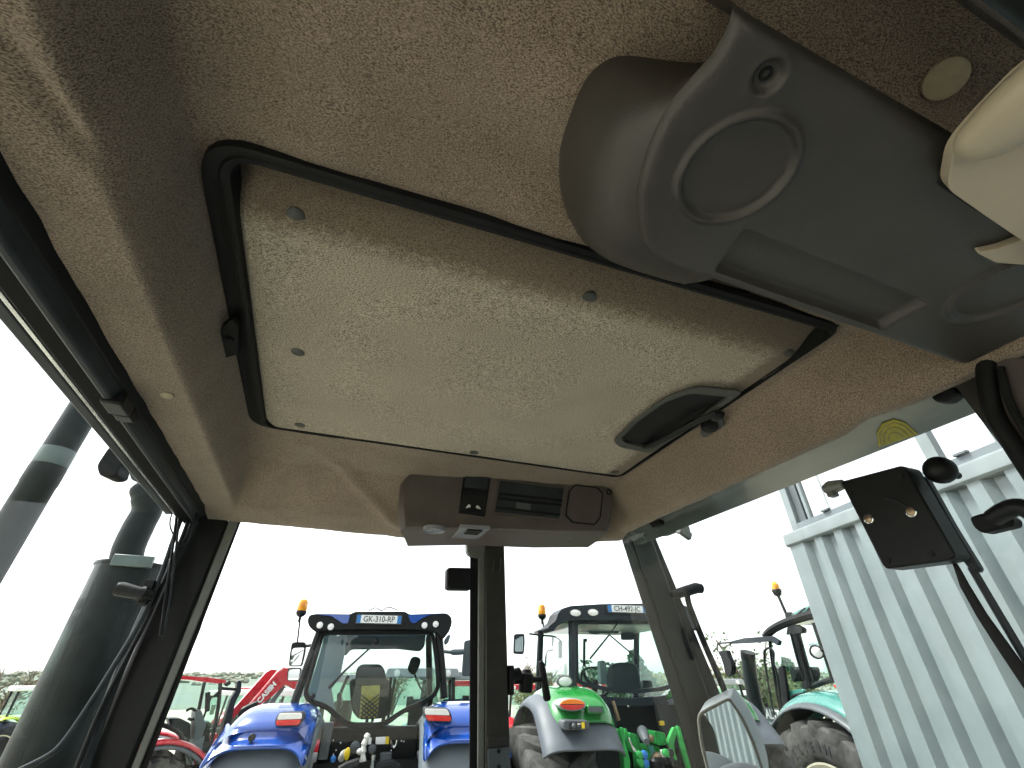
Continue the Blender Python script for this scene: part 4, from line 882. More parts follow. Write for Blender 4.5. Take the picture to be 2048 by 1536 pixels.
        MB().ring(rnd([c + V(x, -0.002, z) for (x, z) in ((-W / 2 - .012, -H / 2 - .012), (W / 2 + .012, -H / 2 - .012), (W / 2 + .012, H / 2 + .012), (-W / 2 - .012, H / 2 + .012))], 0.01), rnd([c + V(x, -0.002, z) for (x, z) in ((-W / 2, -H / 2), (W / 2, -H / 2), (W / 2, H / 2), (-W / 2, H / 2))], 0.01), (0, 0.012, 0)).build('plate_frame', 'ink', pl)
        return pl
    def front(s, m, hood, wheel_r=0.72, track=0.85, yw=2.75, rim='rim_cream'):
        x, y0, y1, z0, z1 = hood
        rows = []
        for (y, k, zz) in ((y0, 1.0, z1), (lerp(y0, y1, .5), 0.97, z1 - 0.03), (y1 - 0.25, 0.9, z1 - 0.10), (y1, 0.78, z1 - 0.24), (y1 + 0.05, 0.6, z1 - 0.5)):
            rows.append([V(-x * k, y, z0), V(-x * k, y, zz - 0.16), V(-x * k * 0.86, y, zz - 0.04), V(0, y, zz), V(x * k * 0.86, y, zz - 0.04), V(x * k, y, zz - 0.16), V(x * k, y, z0)])
        mb = MB().grid(rows); mb.poly(rows[-1]); mb.poly(rows[0]); mb.build('bonnet', m, s.t, smooth=40)
        MB().box((0, (y0 + y1) / 2 - 0.4, z0 - 0.22), (0.5, y1 - y0 + 1.2, 0.5)).build('chassis', 'frame_black', s.t, bevel=0.02)
        MB().box((0, yw, wheel_r), (track * 2, 0.16, 0.16)).build('front_axle', 'frame_black', s.t, bevel=0.02)
        for sd in (-1, 1):
            s.wheel(sd * track, yw, wheel_r, 0.42, rim, 18, name='front_tyre')
            s.fender('front_mudguard', sd * (track - 0.22), sd * (track + 0.22), yw, wheel_r, wheel_r * 1.1, 40, 150, 'frame_black', drop=0.03)

# ---- blue tractor, seen square from behind
p = DP(757, 1355, 6.05)
K = Kit('blue_tractor', 'glossy blue tractor seen square from behind, left of the centre post', V(p.x, p.y, 0), 8)
K.crop(400, 1150, 3.657)
yw = 0.15
roofpx = [(785, 330), (800, 292), (850, 283), (1100, 286), (1130, 268), (1500, 266), (1530, 288), (1800, 278), (1835, 300), (1845, 345), (1825, 410), (1775, 475), (1730, 410), (1560, 398), (1100, 398), (900, 404), (840, 416), (795, 375)]
K.py('roof_fascia', roofpx, 0.0, 0.28, 'frame_black', r=0.03, bev=0.015)
zt = K.Y(900, 285, 0).z; xl = K.Y(820, 290, 0).x; xr = K.Y(1820, 280, 0).x
mb = MB(); rows = []
for (y, k, dz) in ((0.27, 0.97, -0.04), (0.4, 0.98, 0.0), (1.0, 0.98, 0.02), (1.6, 0.95, -0.02), (1.8, 0.85, -0.12)): rows.append([V(xl * k, y, zt - 0.15), V(xl * k, y, zt - 0.05 + dz * .5), V(xl * 0.8, y, zt + dz), V(xr * 0.8, y, zt + dz), V(xr * k, y, zt - 0.05 + dz * .5), V(xr * k, y, zt - 0.15)])
mb.grid(rows); mb.poly(rows[-1]); mb.poly(rows[0]); mb.grid([[r[0] for r in rows], [r[-1] for r in rows]]); mb.build('roof_shell', 'blue_paint', K.t, smooth=40)
K.py('roof_panel', [(852, 288), (1098, 291), (1082, 352), (1045, 356), (1015, 335), (965, 302)], -0.02, 0.03, 'blue_paint', r=0.02)
K.py('roof_panel', [(1798, 284), (1690, 290), (1620, 318), (1575, 352), (1545, 352), (1520, 292)], -0.02, 0.03, 'blue_paint', r=0.02)
for (a, b) in ((877, 367), (957, 379), (1642, 368), (1724, 360)): K.disc('work_light', a, b, -0.005, 0.036, 'lamp_clear', ring='frame_black')
K.plate(1152, 291, 1468, 357, -0.03, 'GK-310-RP')
K.tube('roof_cable', [(1235, 262), (1285, 240), (1330, 260), (1380, 235), (1450, 260)], 0.1, 0.006, 'ink')
outer = [(885, 405), (1715, 405), (1745, 620), (1760, 800), (1735, 880), (1650, 945), (1500, 1005), (1335, 1118), (1078, 1118), (905, 975), (800, 945), (748, 880), (775, 780)]
fr, inn = K.ring('window_frame', outer, 0.045, yw - 0.03, 0.05, 'frame_black', r=0.09)
MB().prism([q + V(0, 0.02, 0) for q in inn], (0, 0.005, 0)).build('rear_window', 'tractor_glass', K.t, smooth=0)
K.tube('window_bead', [(895, 425), (790, 780), (775, 870), (830, 935), (910, 968), (1085, 1108), (1330, 1108), (1500, 996), (1640, 935), (1720, 870), (1738, 790), (1700, 425)], yw - 0.04, 0.008, 'rubber', k=3)
for sd, a in ((-1, ((880, 405), (690, 935))), (1, ((1745, 405), (1788, 900)))):
    K.tube('cab_pillar', a, [0.15, 0.2], 0.045, 'frame_black', k=1); x = K.Y(*a[0], .15).x; x2 = K.Y(*a[1], .2).x; z1 = K.Y(*a[0], .15).z; z2 = K.Y(*a[1], .2).z
    MB().tube([V(x * 0.98, 1.55, z1), V(x2 * 0.99, 1.75, z2 - 0.3)], 0.045, 8).build('cab_pillar', 'frame_black', K.t)
    MB().prism([V(x, 0.2, z1), V(x2, 0.25, z2), V(x2 * 0.99, 1.72, z2 - 0.3), V(x * 0.98, 1.53, z1)], (0.005, 0, 0)).build('side_window', 'tractor_glass', K.t, smooth=0)
x = 0.62; MB().prism([V(-x, 1.6, 2.95), V(x, 1.6, 2.95), V(x, 1.75, 1.5), V(-x, 1.75, 1.5)], (0, 0.005, 0)).build('windscreen', 'clear_glass', K.t, smooth=0)
K.py('roof_lining', [(1075, 380), (1650, 380), (1645, 520), (1610, 560), (1440, 540), (1100, 545), (1060, 600), (1040, 540)], 1.25, 0.06, 'mid_grey', r=0.04)
K.py('side_trim', [(910, 440), (985, 425), (1000, 450), (1070, 420), (1072, 500), (1045, 640), (1020, 760), (960, 830), (990, 1000), (1060, 1095), (930, 985), (800, 930), (790, 860), (880, 560)], 0.75, 0.03, 'interior_grey', r=0.02)  # pale grey panel stands in for the side window's reflection
K.tube('loose_belt', [(1085, 735), (1030, 860), (1000, 1000), (1010, 1080)], 0.8, 0.02, 'frame_black')
SE = K.py('seat_back', [(1092, 790), (1110, 760), (1390, 760), (1412, 900), (1395, 1010), (1340, 1050), (1160, 1060), (1112, 1000), (1098, 900)], 0.62, 0.14, 'seat_cloth', r=0.06, bev=0.03)
K.py('headrest', [(1130, 800), (1145, 680), (1180, 652), (1320, 652), (1350, 690), (1370, 800), (1340, 830), (1160, 830)], 0.60, 0.12, 'seat_cloth', r=0.06, bev=0.03)
NP = K.py('document_pocket', [(1182, 812), (1318, 806), (1302, 1010), (1290, 1048), (1165, 1046)], 0.59, 0.02, 'net_yellow', r=0.01)
for k in range(6):
    a0, b0 = 1178 + 0, 880 + 34 * k
    K.tube('net_cord', [(1178 - k, 875 + 32 * k), (1312 - k * 2, 875 + 32 * k + 110)] if 875 + 32 * k + 110 < 1050 else [(1175, 875 + 32 * k), (1175 + (1046 - 875 - 32 * k) * 1.2, 1046)], 0.578, 0.006, 'ink', NP, k=1, n=5)
    K.tube('net_cord', [(1312 - k * 2, 870 + 32 * k), (1180 - k * 2, 870 + 32 * k + 108)] if 870 + 32 * k + 108 < 1050 else [(1306, 870 + 32 * k), (1306 - (1046 - 870 - 32 * k) * 1.2, 1046)], 0.576, 0.006, 'ink', NP, k=1, n=5)
K.tube('wiper', [(940, 826), (1060, 700), (1290, 492)], 0.10, [0.016, 0.012, 0.010], 'ink', k=1)
K.disc('wiper_pivot', 1290, 488, 0.10, 0.03, 'frame_black'); K.disc('window_knob', 825, 885, 0.10, 0.025, 'frame_black')
K.py('inside_mirror', [(1515, 690), (1545, 605), (1575, 594), (1615, 610), (1612, 650), (1580, 722), (1550, 732)], 1.0, 0.03, 'frame_black', r=0.03)
K.tube('mirror_stalk', [(1570, 725), (1610, 820), (1655, 870)], 1.0, 0.012, 'frame_black')
K.py('armrest', [(1000, 870), (1030, 850), (1035, 960), (1005, 990)], 0.7, 0.2, 'frame_black', r=0.02)
MB().tube([V(0, 1.15, 1.9), V(0, 1.35, 1.6)], 0.05, 10).build('steering_column', 'frame_black', K.t)
K.beacon(752, 225, 0.3, 0.055, (712, 492))
MA = K.py('mirror_housing', [(670, 500), (690, 490), (772, 490), (770, 560), (745, 668), (648, 670), (655, 590)], 0.75, 0.06, 'frame_black', r=0.03)
K.py('mirror_glass', [(676, 535), (764, 530), (738, 660), (656, 662)], 0.745, 0.004, 'mirror_glass', MA, r=0.02, bev=0)
MA2 = K.py('mirror_housing', [(640, 680), (742, 676), (728, 775), (636, 778)], 0.75, 0.06, 'frame_black', r=0.03)
K.py('mirror_glass', [(646, 690), (734, 686), (720, 768), (642, 770)], 0.745, 0.004, 'mirror_glass', MA2, r=0.02, bev=0)
K.tube('mirror_arm', [(770, 520), (850, 510)], [0.78, 0.6], 0.018, 'frame_black', k=1)
MA3 = K.py('mirror_housing', [(1935, 480), (1990, 472), (1995, 740), (1925, 742), (1918, 700)], 0.75, 0.06, 'mid_grey', r=0.03)
K.tube('mirror_arm', [(1780, 560), (1850, 565), (1935, 560)], [0.6, 0.7, 0.78], [0.02] * 4 + [0.035] * 4 + [0.015], 'fender_grey')
K.py('door_lamp', [(1785, 480), (1815, 435), (1835, 440), (1815, 500), (1790, 515)], 0.7, 0.05, 'fender_grey', r=0.02)
zc, Rw = 1.02, 1.02
for sd in (-1, 1):
    K.wheel(sd * 0.97, 0, Rw, 0.6, 'light_grey', 22)
    K.fender2('fender_top', sd * 0.51, sd * 1.25, [(0.75, 2.02), (0.45, 2.19), (0.1, 2.265), (-0.3, 2.27), (-0.52, 2.235), (-0.64, 2.18), (-0.70, 2.12), (-0.695, 2.095), (-0.73, 2.045), (-0.80, 2.02), (-0.83, 2.01), (-0.82, 1.995)], 'blue_paint', drop=0.15, flare=sd * 0.03, k=4)
    K.fender2('fender_skirt', sd * 0.48, sd * 1.28, [(0.75, 1.95), (0.4, 2.15), (0.0, 2.22), (-0.4, 2.19), (-0.62, 2.06), (-0.74, 1.93), (-0.86, 1.72), (-0.98, 1.45), (-1.06, 1.15), (-1.1, 0.95)], 'fender_grey', drop=0.13, flare=sd * 0.16)
    px_ = (lambda q: q) if sd < 0 else (lambda q: [(2390 - a_, b_ - 32) for (a_, b_) in q])
    K.py('lamp_bezel', px_([(578, 1006), (750, 1003), (752, 1045), (728, 1103), (556, 1108), (545, 1080), (556, 1040)]), -0.745, 0.2, 'ink', r=0.03, bev=0.008)
    K.py('tail_lamp_clear', px_([(583, 1012), (744, 1009), (745, 1040), (741, 1053), (563, 1059), (570, 1035)]), -0.765, 0.1, 'lamp_clear', r=0.015, bev=0.01)
    K.py('tail_lamp_red', px_([(561, 1062), (740, 1056), (724, 1097), (560, 1102), (552, 1085)]), -0.765, 0.1, 'lamp_red', r=0.015, bev=0.01)
    K.disc('fender_switch', *px_([(376, 1190)])[0], -0.80, 0.028, 'frame_black')
MB().box((0, 0.15, 1.54), (1.0, 0.10, 1.04)).build('rear_bulkhead', 'frame_black', K.t, bevel=0.02)
MB().box((0, -0.02, 1.72), (1.02, 0.06, 0.16)).build('bulkhead_rail', 'frame_black', K.t, bevel=0.01)
MB().box((0, 0.6, 1.2), (1.3, 1.6, 0.5)).build('cab_floor', 'frame_black', K.t, bevel=0.02)
K.crop(640, 1420, 6.4)
K.py('side_upright', [(50, 160), (170, 160), (90, 640), (-30, 640)], -0.1, 0.1, 'mid_grey', r=0.01)
K.tube('lift_hook', [(620, 300), (590, 370), (560, 460), (550, 560), (548, 660)], -0.35, [0.02, 0.024, 0.028, 0.03] * 4 + [0.03], 'hook_white', k=4)
MB().ell(K.Y(505, 535, -0.36), 0.026, 12, 8).build('hook_pin', 'hook_white', K.t)
WS = K.py('warning_label', [(715, 348), (885, 340), (880, 438), (710, 440)], -0.05, 0.01, 'plate_white'); K.py('label_edge', [(840, 342), (885, 340), (880, 437), (835, 438)], -0.053, 0.004, 'sticker_yellow', WS, bev=0)
K.py('warning_label', [(620, 355), (662, 352), (655, 440), (612, 442)], -0.05, 0.01, 'plate_white')
K.py('coupler_plate', [(390, 440), (530, 432), (520, 600), (380, 605)], -0.12, 0.08, 'frame_black', r=0.02)
K.disc('coupler_cap', 450, 480, -0.13, 0.05, 'mid_grey')
cp = MB().tube([K.Y(270, 620, -0.15), K.Y(300, 570, -0.2), K.Y(330, 545, -0.25)], [0.03, 0.035, 0.03], 12); cp.build('hydraulic_coupler', 'hook_white', K.t)
K.disc('coupler_cap', 348, 565, -0.27, 0.026, 'sticker_yellow', asp=1.9); K.disc('coupler_cap', 165, 632, -0.2, 0.027, 'cap_blue')
K.disc('trailer_socket', 670, 500, -0.06, 0.04, 'mid_grey'); K.py('valve_block', [(770, 560), (920, 550), (910, 680), (765, 690)], -0.15, 0.12, 'mid_grey', r=0.01)
K.tube('tow_chain', [(915, 380), (920, 450), (950, 472), (975, 440), (985, 385)], -0.08, 0.012, 'chrome')
K.tube('lift_rod', [(690, 575), (670, 660), (660, 760)], -0.3, [0.025, 0.02, 0.03], 'chrome', k=1); K.tube('lower_link', [(500, 690), (350, 742), (250, 800)], -0.4, 0.05, 'frame_black', k=1); K.tube('lower_link', [(720, 740), (900, 700), (1000, 760)], -0.3, 0.045, 'frame_black', k=1)
for (a, b) in ((170, 388), (205, 515), (265, 420), (172, 570), (912, 520), (1042, 395), (1075, 405)): K.disc('bolt_head', a, b, -0.04, 0.012, 'chrome')
K.front('blue_paint', (0.42, 1.8, 3.7, 1.15, 1.95), 0.75, 0.9, 2.75, 'light_grey')

# ---- green tractor, right of the post
p = DP(1256, 1355, 6.15)
K = Kit('green_tractor', 'bright green tractor with pale grey fenders right of the centre post', V(p.x, p.y, 0), 9)
K.crop(1060, 1200, 6.4); yw = 0.15
K.py('roof_fascia', [(235, 340), (330, 262), (360, 170), (410, 110), (520, 75), (920, 50), (1500, 42), (1950, 52), (2040, 100), (2110, 240), (2190, 330), (2120, 400), (2040, 300), (1960, 250), (620, 258), (480, 262), (400, 300), (330, 350), (310, 405), (250, 380)], 0.0, 0.35, 'frame_slate', r=0.02, bev=0.015)
zt = K.Y(1240, 50, 0).z; xl = K.Y(430, 110, 0).x; xr = K.Y(2030, 100, 0).x
rows = []; mb = MB()
for (y, k, dz) in ((0.3, 0.9, -0.06), (0.5, 0.95, 0.0), (1.0, 0.97, 0.02), (1.6, 0.94, -0.03), (1.85, 0.8, -0.14)): rows.append([V(xl * k, y, zt - 0.2), V(xl * k, y, zt - 0.08 + dz * .5), V(xl * 0.75, y, zt + dz), V(xr * 0.75, y, zt + dz), V(xr * k, y, zt - 0.08 + dz * .5), V(xr * k, y, zt - 0.2)])
mb.grid(rows); mb.poly(rows[-1]); mb.poly(rows[0]); mb.grid([[r[0] for r in rows], [r[-1] for r in rows]]); mb.build('roof_shell', 'light_grey', K.t, smooth=40)
for (a, b) in ((582, 166), (806, 160), (1700, 160), (1900, 170)): K.disc('work_light', a, b, -0.01, 0.068, 'lamp_clear', asp=0.55, ring='ink')
K.plate(992, 62, 1492, 166, -0.03, 'CH-492-JC')
outer = [(575, 262), (1930, 262), (2010, 1000), (1960, 1090), (1700, 1165), (1350, 1200), (1000, 1170), (700, 1105), (610, 1060), (580, 990)]
fr, inn = K.ring('window_frame', outer, 0.04, yw - 0.03, 0.05, 'frame_slate', r=0.06)
MB().prism([q + V(0, 0.02, 0) for q in inn], (0, 0.005, 0)).build('rear_window', 'tractor_glass', K.t, smooth=0)
for px_ in (((535, 258), (545, 960), (560, 1130)), ((1990, 258), (2050, 1000), (2060, 1130))):
    K.tube('cab_pillar', px_, yw, 0.045, 'frame_slate', k=1)
    a = K.Y(*px_[0], yw); b = K.Y(*px_[2], yw)
    MB().tube([V(a.x, 1.55, a.z), V(b.x, 1.75, b.z - 0.3)], 0.045, 8).build('cab_pillar', 'frame_slate', K.t)
    MB().prism([a + V(0, .05, 0), b + V(0, .05, 0), V(b.x, 1.72, b.z - 0.3), V(a.x, 1.53, a.z)], (0.005, 0, 0)).build('side_window', 'tractor_glass', K.t, smooth=0)
MB().prism([V(-.66, 1.58, 2.95), V(.66, 1.58, 2.95), V(.66, 1.75, 1.5), V(-.66, 1.75, 1.5)], (0, 0.005, 0)).build('windscreen', 'clear_glass', K.t, smooth=0)
K.py('roof_lining', [(640, 275), (1900, 275), (1900, 385), (1150, 385), (1130, 430), (900, 425), (880, 440), (790, 430), (750, 400), (640, 395)], 1.2, 0.06, 'mid_grey', r=0.03)
K.py('inside_mirror', [(1170, 415), (1330, 412), (1335, 510), (1170, 512)], 1.3, 0.03, 'frame_slate', r=0.03)
K.tube('front_wiper', [(768, 752), (1015, 445)], 1.5, 0.012, 'ink', k=1); K.tube('rear_wiper', [(1130, 285), (1015, 445), (1400, 770)], [0.1, 0.1, 0.1], 0.009, 'ink', k=1)
K.tube('exhaust_stack', [(692, 850), (695, 530)], 1.7, 0.02, 'frame_black', k=1); K.py('exhaust_flap', [(690, 495), (733, 492), (732, 535), (690, 538)], 1.7, 0.04, 'frame_black')
K.py('seat_back', [(1045, 860), (1090, 815), (1180, 795), (1330, 805), (1395, 850), (1420, 1000), (1440, 1150), (1380, 1200), (1060, 1190), (1030, 1050)], 0.62, 0.15, 'frame_slate', r=0.05, bev=0.03)
K.py('armrest', [(895, 800), (910, 775), (955, 775), (975, 820), (985, 1000), (1000, 1080), (910, 1080), (900, 900)], 0.75, 0.1, 'interior_grey', r=0.03)
K.py('armrest', [(1440, 1030), (1560, 1025), (1580, 1140), (1450, 1150)], 0.75, 0.1, 'frame_slate', r=0.03)
sw = MB(); c = K.Y(840, 1040, 1.25)
for k in range(24):
    a, b = 2 * math.pi * k / 24, 2 * math.pi * (k + 1) / 24; sw.tube([c + V(math.cos(a) * .2, math.sin(a) * .1, math.sin(a) * .16), c + V(math.cos(b) * .2, math.sin(b) * .1, math.sin(b) * .16)], 0.014, 6)
sw.tube([c, c + V(0, .25, -.35)], 0.04, 8); sw.build('steering_wheel', 'frame_black', K.t)
K.tube('interior_rail', [(690, 920), (720, 1010), (800, 1080), (890, 1110)], 0.5, 0.018, 'frame_black')
K.beacon(152, 130, 0.6, 0.05, (178, 355))
K.tube('mirror_arm', [(-10, 432), (150, 452), (290, 465), (360, 495), (410, 540)], 1.2, [0.012] * 17, 'frame_slate'); K.py('mirror_joint', [(280, 470), (312, 475), (300, 595), (285, 590)], 1.2, 0.03, 'frame_slate')
K.py('mirror_housing', [(372, 515), (420, 535), (412, 745), (375, 755)], 1.2, 0.05, 'mid_grey', r=0.02)
K.tube('mirror_arm', [(195, 850), (205, 720), (230, 655), (300, 638)], 1.3, 0.010, 'frame_black')
K.crop(900, 1150, 3.657)
MH = K.py('mirror_housing', [(470, 432), (545, 428), (548, 500), (540, 582), (466, 575)], 1.25, 0.05, 'frame_slate', r=0.03); K.py('mirror_glass', [(480, 444), (536, 440), (532, 560), (474, 560)], 1.245, 0.004, 'mirror_glass', MH, r=0.02, bev=0)
K.crop(1060, 1200, 6.4)
K.disc('fender_light', 448, 1042, -0.25, 0.075, 'lamp_clear', asp=0.6, ring='mid_grey'); K.tube('light_stalk', [(455, 1090), (470, 1150)], -0.2, 0.015, 'frame_black', k=1)
K.disc('marker_lamp', 452, 890, 0.6, 0.03, 'lamp_clear', asp=2.4)
zc = 0.98
for sd in (-1, 1):
    K.wheel(sd * 1.0, -0.05, 1.06, 0.66, 'rim_cream', 20, 'tyre_dusty', rimr=0.55)
    K.fender2('fender_top', sd * 0.48, sd * 1.10, [(0.65, 2.12), (0.35, 2.33), (0.0, 2.41), (-0.35, 2.40), (-0.55, 2.33), (-0.65, 2.24), (-0.71, 2.15)], 'green_paint', drop=0.10)
    K.fender2('fender_skirt', sd * 0.46, sd * 1.22, [(0.65, 2.05), (0.3, 2.27), (-0.05, 2.35), (-0.42, 2.31), (-0.60, 2.20), (-0.72, 2.09), (-0.79, 2.02), (-0.83, 1.965)], 'fender_pale', drop=0.10, pw=7)
    K.crop(900, 1150, 3.657)
    def ell(cx, cy, rx, ry, t0=0, t1=360, n=24): return [(cx + rx * math.cos(R(lerp(t0, t1, i / n))), cy + ry * math.sin(R(lerp(t0, t1, i / n)))) for i in range(n + (0 if t1 - t0 == 360 else 1))]
    if sd < 0:
        K.py('lamp_bezel', ell(897, 950, 98, 48), -0.75, 0.25, 'light_grey', bev=0.006)
        K.py('tail_lamp_orange', ell(897, 946, 89, 38, 182, 358), -0.775, 0.1, 'lamp_orange', bev=0.012); K.py('tail_lamp_red', ell(897, 949, 89, 38, 2, 178), -0.775, 0.1, 'lamp_red', bev=0.012)
        K.py('fender_vent_frame', [(1005, 950), (1125, 955), (1140, 1015), (1010, 1015)], -0.75, 0.2, 'green_paint', r=0.02, bev=0.008); K.py('fender_vent', [(1015, 962), (1112, 966), (1118, 1005), (1018, 1004)], -0.76, 0.05, 'mid_grey', r=0.01)
        SB = K.py('switch_box', [(825, 1070), (850, 1060), (1000, 1062), (1022, 1080), (1018, 1122), (980, 1132), (840, 1136), (830, 1110)], -0.86, 0.15, 'mid_grey', r=0.02, bev=0.01)
        K.py('switch_panel', [(870, 1078), (990, 1074), (992, 1124), (872, 1128)], -0.87, 0.03, 'ink', SB, r=0.006); K.py('switch_label', [(962, 1078), (984, 1077), (987, 1122), (964, 1123)], -0.875, 0.01, 'sticker_yellow', SB, bev=0)
        K.disc('push_button', 906, 1103, -0.875, 0.02, 'mid_grey', SB); K.py('switch_mark', [(932, 1086), (955, 1085), (955, 1096), (932, 1097)], -0.875, 0.01, 'hook_white', SB, bev=0); K.py('switch_mark', [(932, 1104), (955, 1103), (955, 1114), (932, 1115)], -0.875, 0.01, 'mid_grey', SB, bev=0)
    K.crop(1060, 1200, 6.4)
K.crop(1200, 1400, 9.31)
MB().box((0, 0.35, 1.48), (1.2, 0.3, 1.6)).build('rear_bulkhead', 'frame_black', K.t, bevel=0.02)
K.py('window_apron', [(-250, -140), (150, -60), (600, -30), (1100, -70), (1800, -160), (1800, 60), (1200, 110), (340, 110), (-200, 20)], 0.08, 0.07, 'frame_slate', r=0.02)
K.py('side_apron', [(0, 30), (190, 40), (240, 260), (330, 400), (330, 900), (150, 900)], 0.02, 0.1, 'frame_slate', r=0.02); K.py('side_apron', [(1060, 30), (1380, 30), (1560, 520), (1600, 900), (1300, 900), (1150, 500)], 0.02, 0.1, 'frame_slate', r=0.02)
K.tube('guide_tube', [(240, 20), (300, 220), (350, 380)], -0.02, 0.02, 'brass', k=1)
K.py('warning_label', [(1115, 395), (1195, 388), (1210, 470), (1130, 478)], -0.01, 0.03, 'sticker_yellow')
for (a, b) in ((520, 118), (-20, 100)): K.disc('bolt_head', a, b, 0.06, 0.014, 'chrome')
for pts, y in (([(310, 560), (345, 530), (380, 545), (470, 1266), (560, 1700), (440, 1700), (390, 1000)], -0.35), ([(400, 510), (440, 515), (470, 800), (560, 1100), (580, 1700), (480, 1700), (430, 900)], -0.42), ([(460, 530), (510, 540), (515, 700), (480, 760)], -0.38), ([(1370, 510), (1430, 510), (1440, 600), (1380, 800), (1400, 1000), (1450, 1110), (1400, 1140), (1330, 900), (1270, 760)], -0.4), ([(1440, 480), (1490, 490), (1570, 800), (1700, 1266), (1800, 1700), (1700, 1700), (1640, 1266), (1510, 850)], -0.42)):
    K.py('lift_arm', pts, y, 0.05, 'hitch_green', r=0.02, bev=0.008)
K.py('hitch_block', [(540, 600), (700, 640), (740, 740), (740, 1000), (640, 1000), (590, 800)], -0.25, 0.2, 'hitch_green', r=0.02); K.py('hitch_block', [(1010, 570), (1130, 600), (1210, 610), (1260, 820), (1180, 850), (1050, 840)], -0.28, 0.2, 'hitch_green', r=0.02)
K.py('hitch_frame', [(740, 800), (900, 850), (1000, 830), (1120, 880), (1130, 1500), (800, 1500)], -0.1, 0.2, 'hitch_green', r=0.02)
tl_ = MB().tube([K.Y(790, 590, -0.3), K.Y(820, 660, -0.4), K.Y(870, 780, -0.5)], [0.055, 0.05, 0.03], 12); tl_.build('top_link', 'mid_grey', K.t); K.disc('link_pin', 780, 605, -0.36, 0.02, 'frame_black')
K.py('paper_tag', [(890, 850), (985, 850), (1050, 1040), (965, 1035)], -0.45, 0.008, 'teal_paint', bev=0)
for (o_, y) in (((690, 975), -0.5), ((1180, 940), -0.5)):
    a, b = o_; CB = K.py('coupler_block', [(a, b), (a + 170, b), (a + 200, b + 250), (a + 40, b + 260)], y, 0.08, 'hook_white' if a > 1000 else 'hitch_green', r=0.01)
    for (da, db, m_) in ((55, 50, 'hitch_green'), (145, 45, 'cap_blue' if a < 1000 else 'frame_black'), (75, 190, 'hitch_green' if a < 1000 else 'frame_black'), (170, 205, 'cap_blue' if a < 1000 else 'frame_black')): K.disc('coupler_cap', a + da, b + db, y - 0.01, 0.032, m_, CB)
for k in range(2): K.tube('steel_hose', [(530 + 20 * k, 700 + 50 * k), (600, 850 + 40 * k), (680, 1000 + 60 * k)], -0.42, 0.009, 'chrome')
K.disc('drawbar_pin', 960, 720, -0.3, 0.03, 'brass'); MB().ell(K.Y(1060, 1060, -0.45), (0.05, 0.05, 0.04), 12, 8).build('valve_cap', 'brass', K.t); MB().lathe(K.Y(1070, 1200, -0.45), (0, 0, 1), [(0.075, -0.2), (0.075, 0.03), (0.05, 0.06), (0, 0.06)], 16).build('filter_can', 'frame_black', K.t)
MB().box((0, 0.6, 1.2), (1.3, 1.6, 0.5)).build('cab_floor', 'frame_black', K.t, bevel=0.02)
MB().box((0, 0.0, 0.85), (1.5, 0.3, 0.35)).build('rear_axle', 'frame_black', K.t, bevel=0.03)
K.front('green_paint', (0.42, 1.8, 3.6, 1.2, 1.95), 0.75, 0.9, 2.7, 'rim_cream')

# ---- turquoise tractor behind the container edge, three-quarter view from its left rear
HT = 12; pw = DP(1650, 1556, 7.2); ft = Frame(0, 0, HT)
o_ = Vector((pw.x, pw.y, 0)) + ft.ax[0] * 1.28 ; rw = 1.06
K = Kit('turquoise_tractor', 'turquoise tractor half hidden behind the ribbed container, big lugged tyre in front', V(o_.x, o_.y, 0), HT)
K.crop(1400, 1180, 6.4)
for sd in (-1, 1):
    ty = K.wheel(sd * 1.02, 0, rw, 0.52, 'rim_cream', 20, 'tyre_dusty', rimr=0.62)
    if sd < 0:
        for k, ch in enumerate('VREDESTEIN'):
            a = R(152 - k * 8.2); rr = rw * 0.76; c = V(-1.02 - 0.2625, -math.cos(math.pi - a) * -1 * rr, rw * 0.985 + math.sin(a) * rr)
            c = V(-1.02 - 0.2615, -math.cos(a) * rr, rw * 0.985 + math.sin(a) * rr)
            # seen from the left: picture right is local -y, so letters run towards -y
            rad = V(0, -math.cos(a), math.sin(a)); tang = V(0, -math.sin(a), -math.cos(a))
            text_mesh('tyre_letter', ch, 0.13, V(c.x, -c.y * -1, c.z), tang, rad, 'ink', ty, 0.002, sx=0.8, bold=0.003)
    K.fender('fender_top', sd * 0.62, sd * 1.22, 0.0, rw, rw + 0.19, 30, 150, 'teal_paint', drop=0.08, bulge=0.05)
    K.fender('fender_band', sd * 0.9, sd * 1.30, 0.0, rw, rw + 0.13, 10, 165, 'mid_grey', drop=0.05)
xs_ = -0.80
K.tube('roof_gutter', [(845, 595), (900, 530), (1000, 465), (1150, 400), (1330, 340), (1490, 300), (1700, 260)], xs_, 0.055, 'frame_black', ax='X')
K.px('roof_shell', [(1000, 440), (1080, 370), (1180, 300), (1290, 240), (1420, 190), (1560, 160), (1720, 170), (1720, 260), (1500, 310), (1340, 335), (1150, 395), (1020, 450)], xs_, 1.55, 'teal_paint', r=0.03, bev=0.03)
K.px('roof_end', [(1345, 330), (1370, 235), (1420, 195), (1500, 190), (1500, 320), (1420, 335)], xs_ - 0.02, 0.05, 'frame_black', r=0.04)
K.tube('roof_rail', [(1185, 318), (1230, 322), (1290, 275), (1345, 232)], xs_ - 0.03, 0.012, 'ink', ax='X')
K.tube('cab_pillar', [(895, 600), (905, 760), (960, 1150), (1020, 1480), (1040, 1600)], xs_, 0.022, 'frame_black', ax='X')
K.tube('cab_pillar', [(1235, 560), (1275, 720), (1340, 960), (1420, 1230)], xs_, 0.052, 'frame_black', ax='X'); K.tube('door_bar', [(1165, 560), (1240, 850), (1330, 1150)], xs_ - 0.04, 0.018, 'frame_black', ax='X')
K.tube('cab_pillar', [(1465, 420), (1540, 640), (1640, 920), (1720, 1170)], xs_, 0.035, 'frame_black', ax='X')
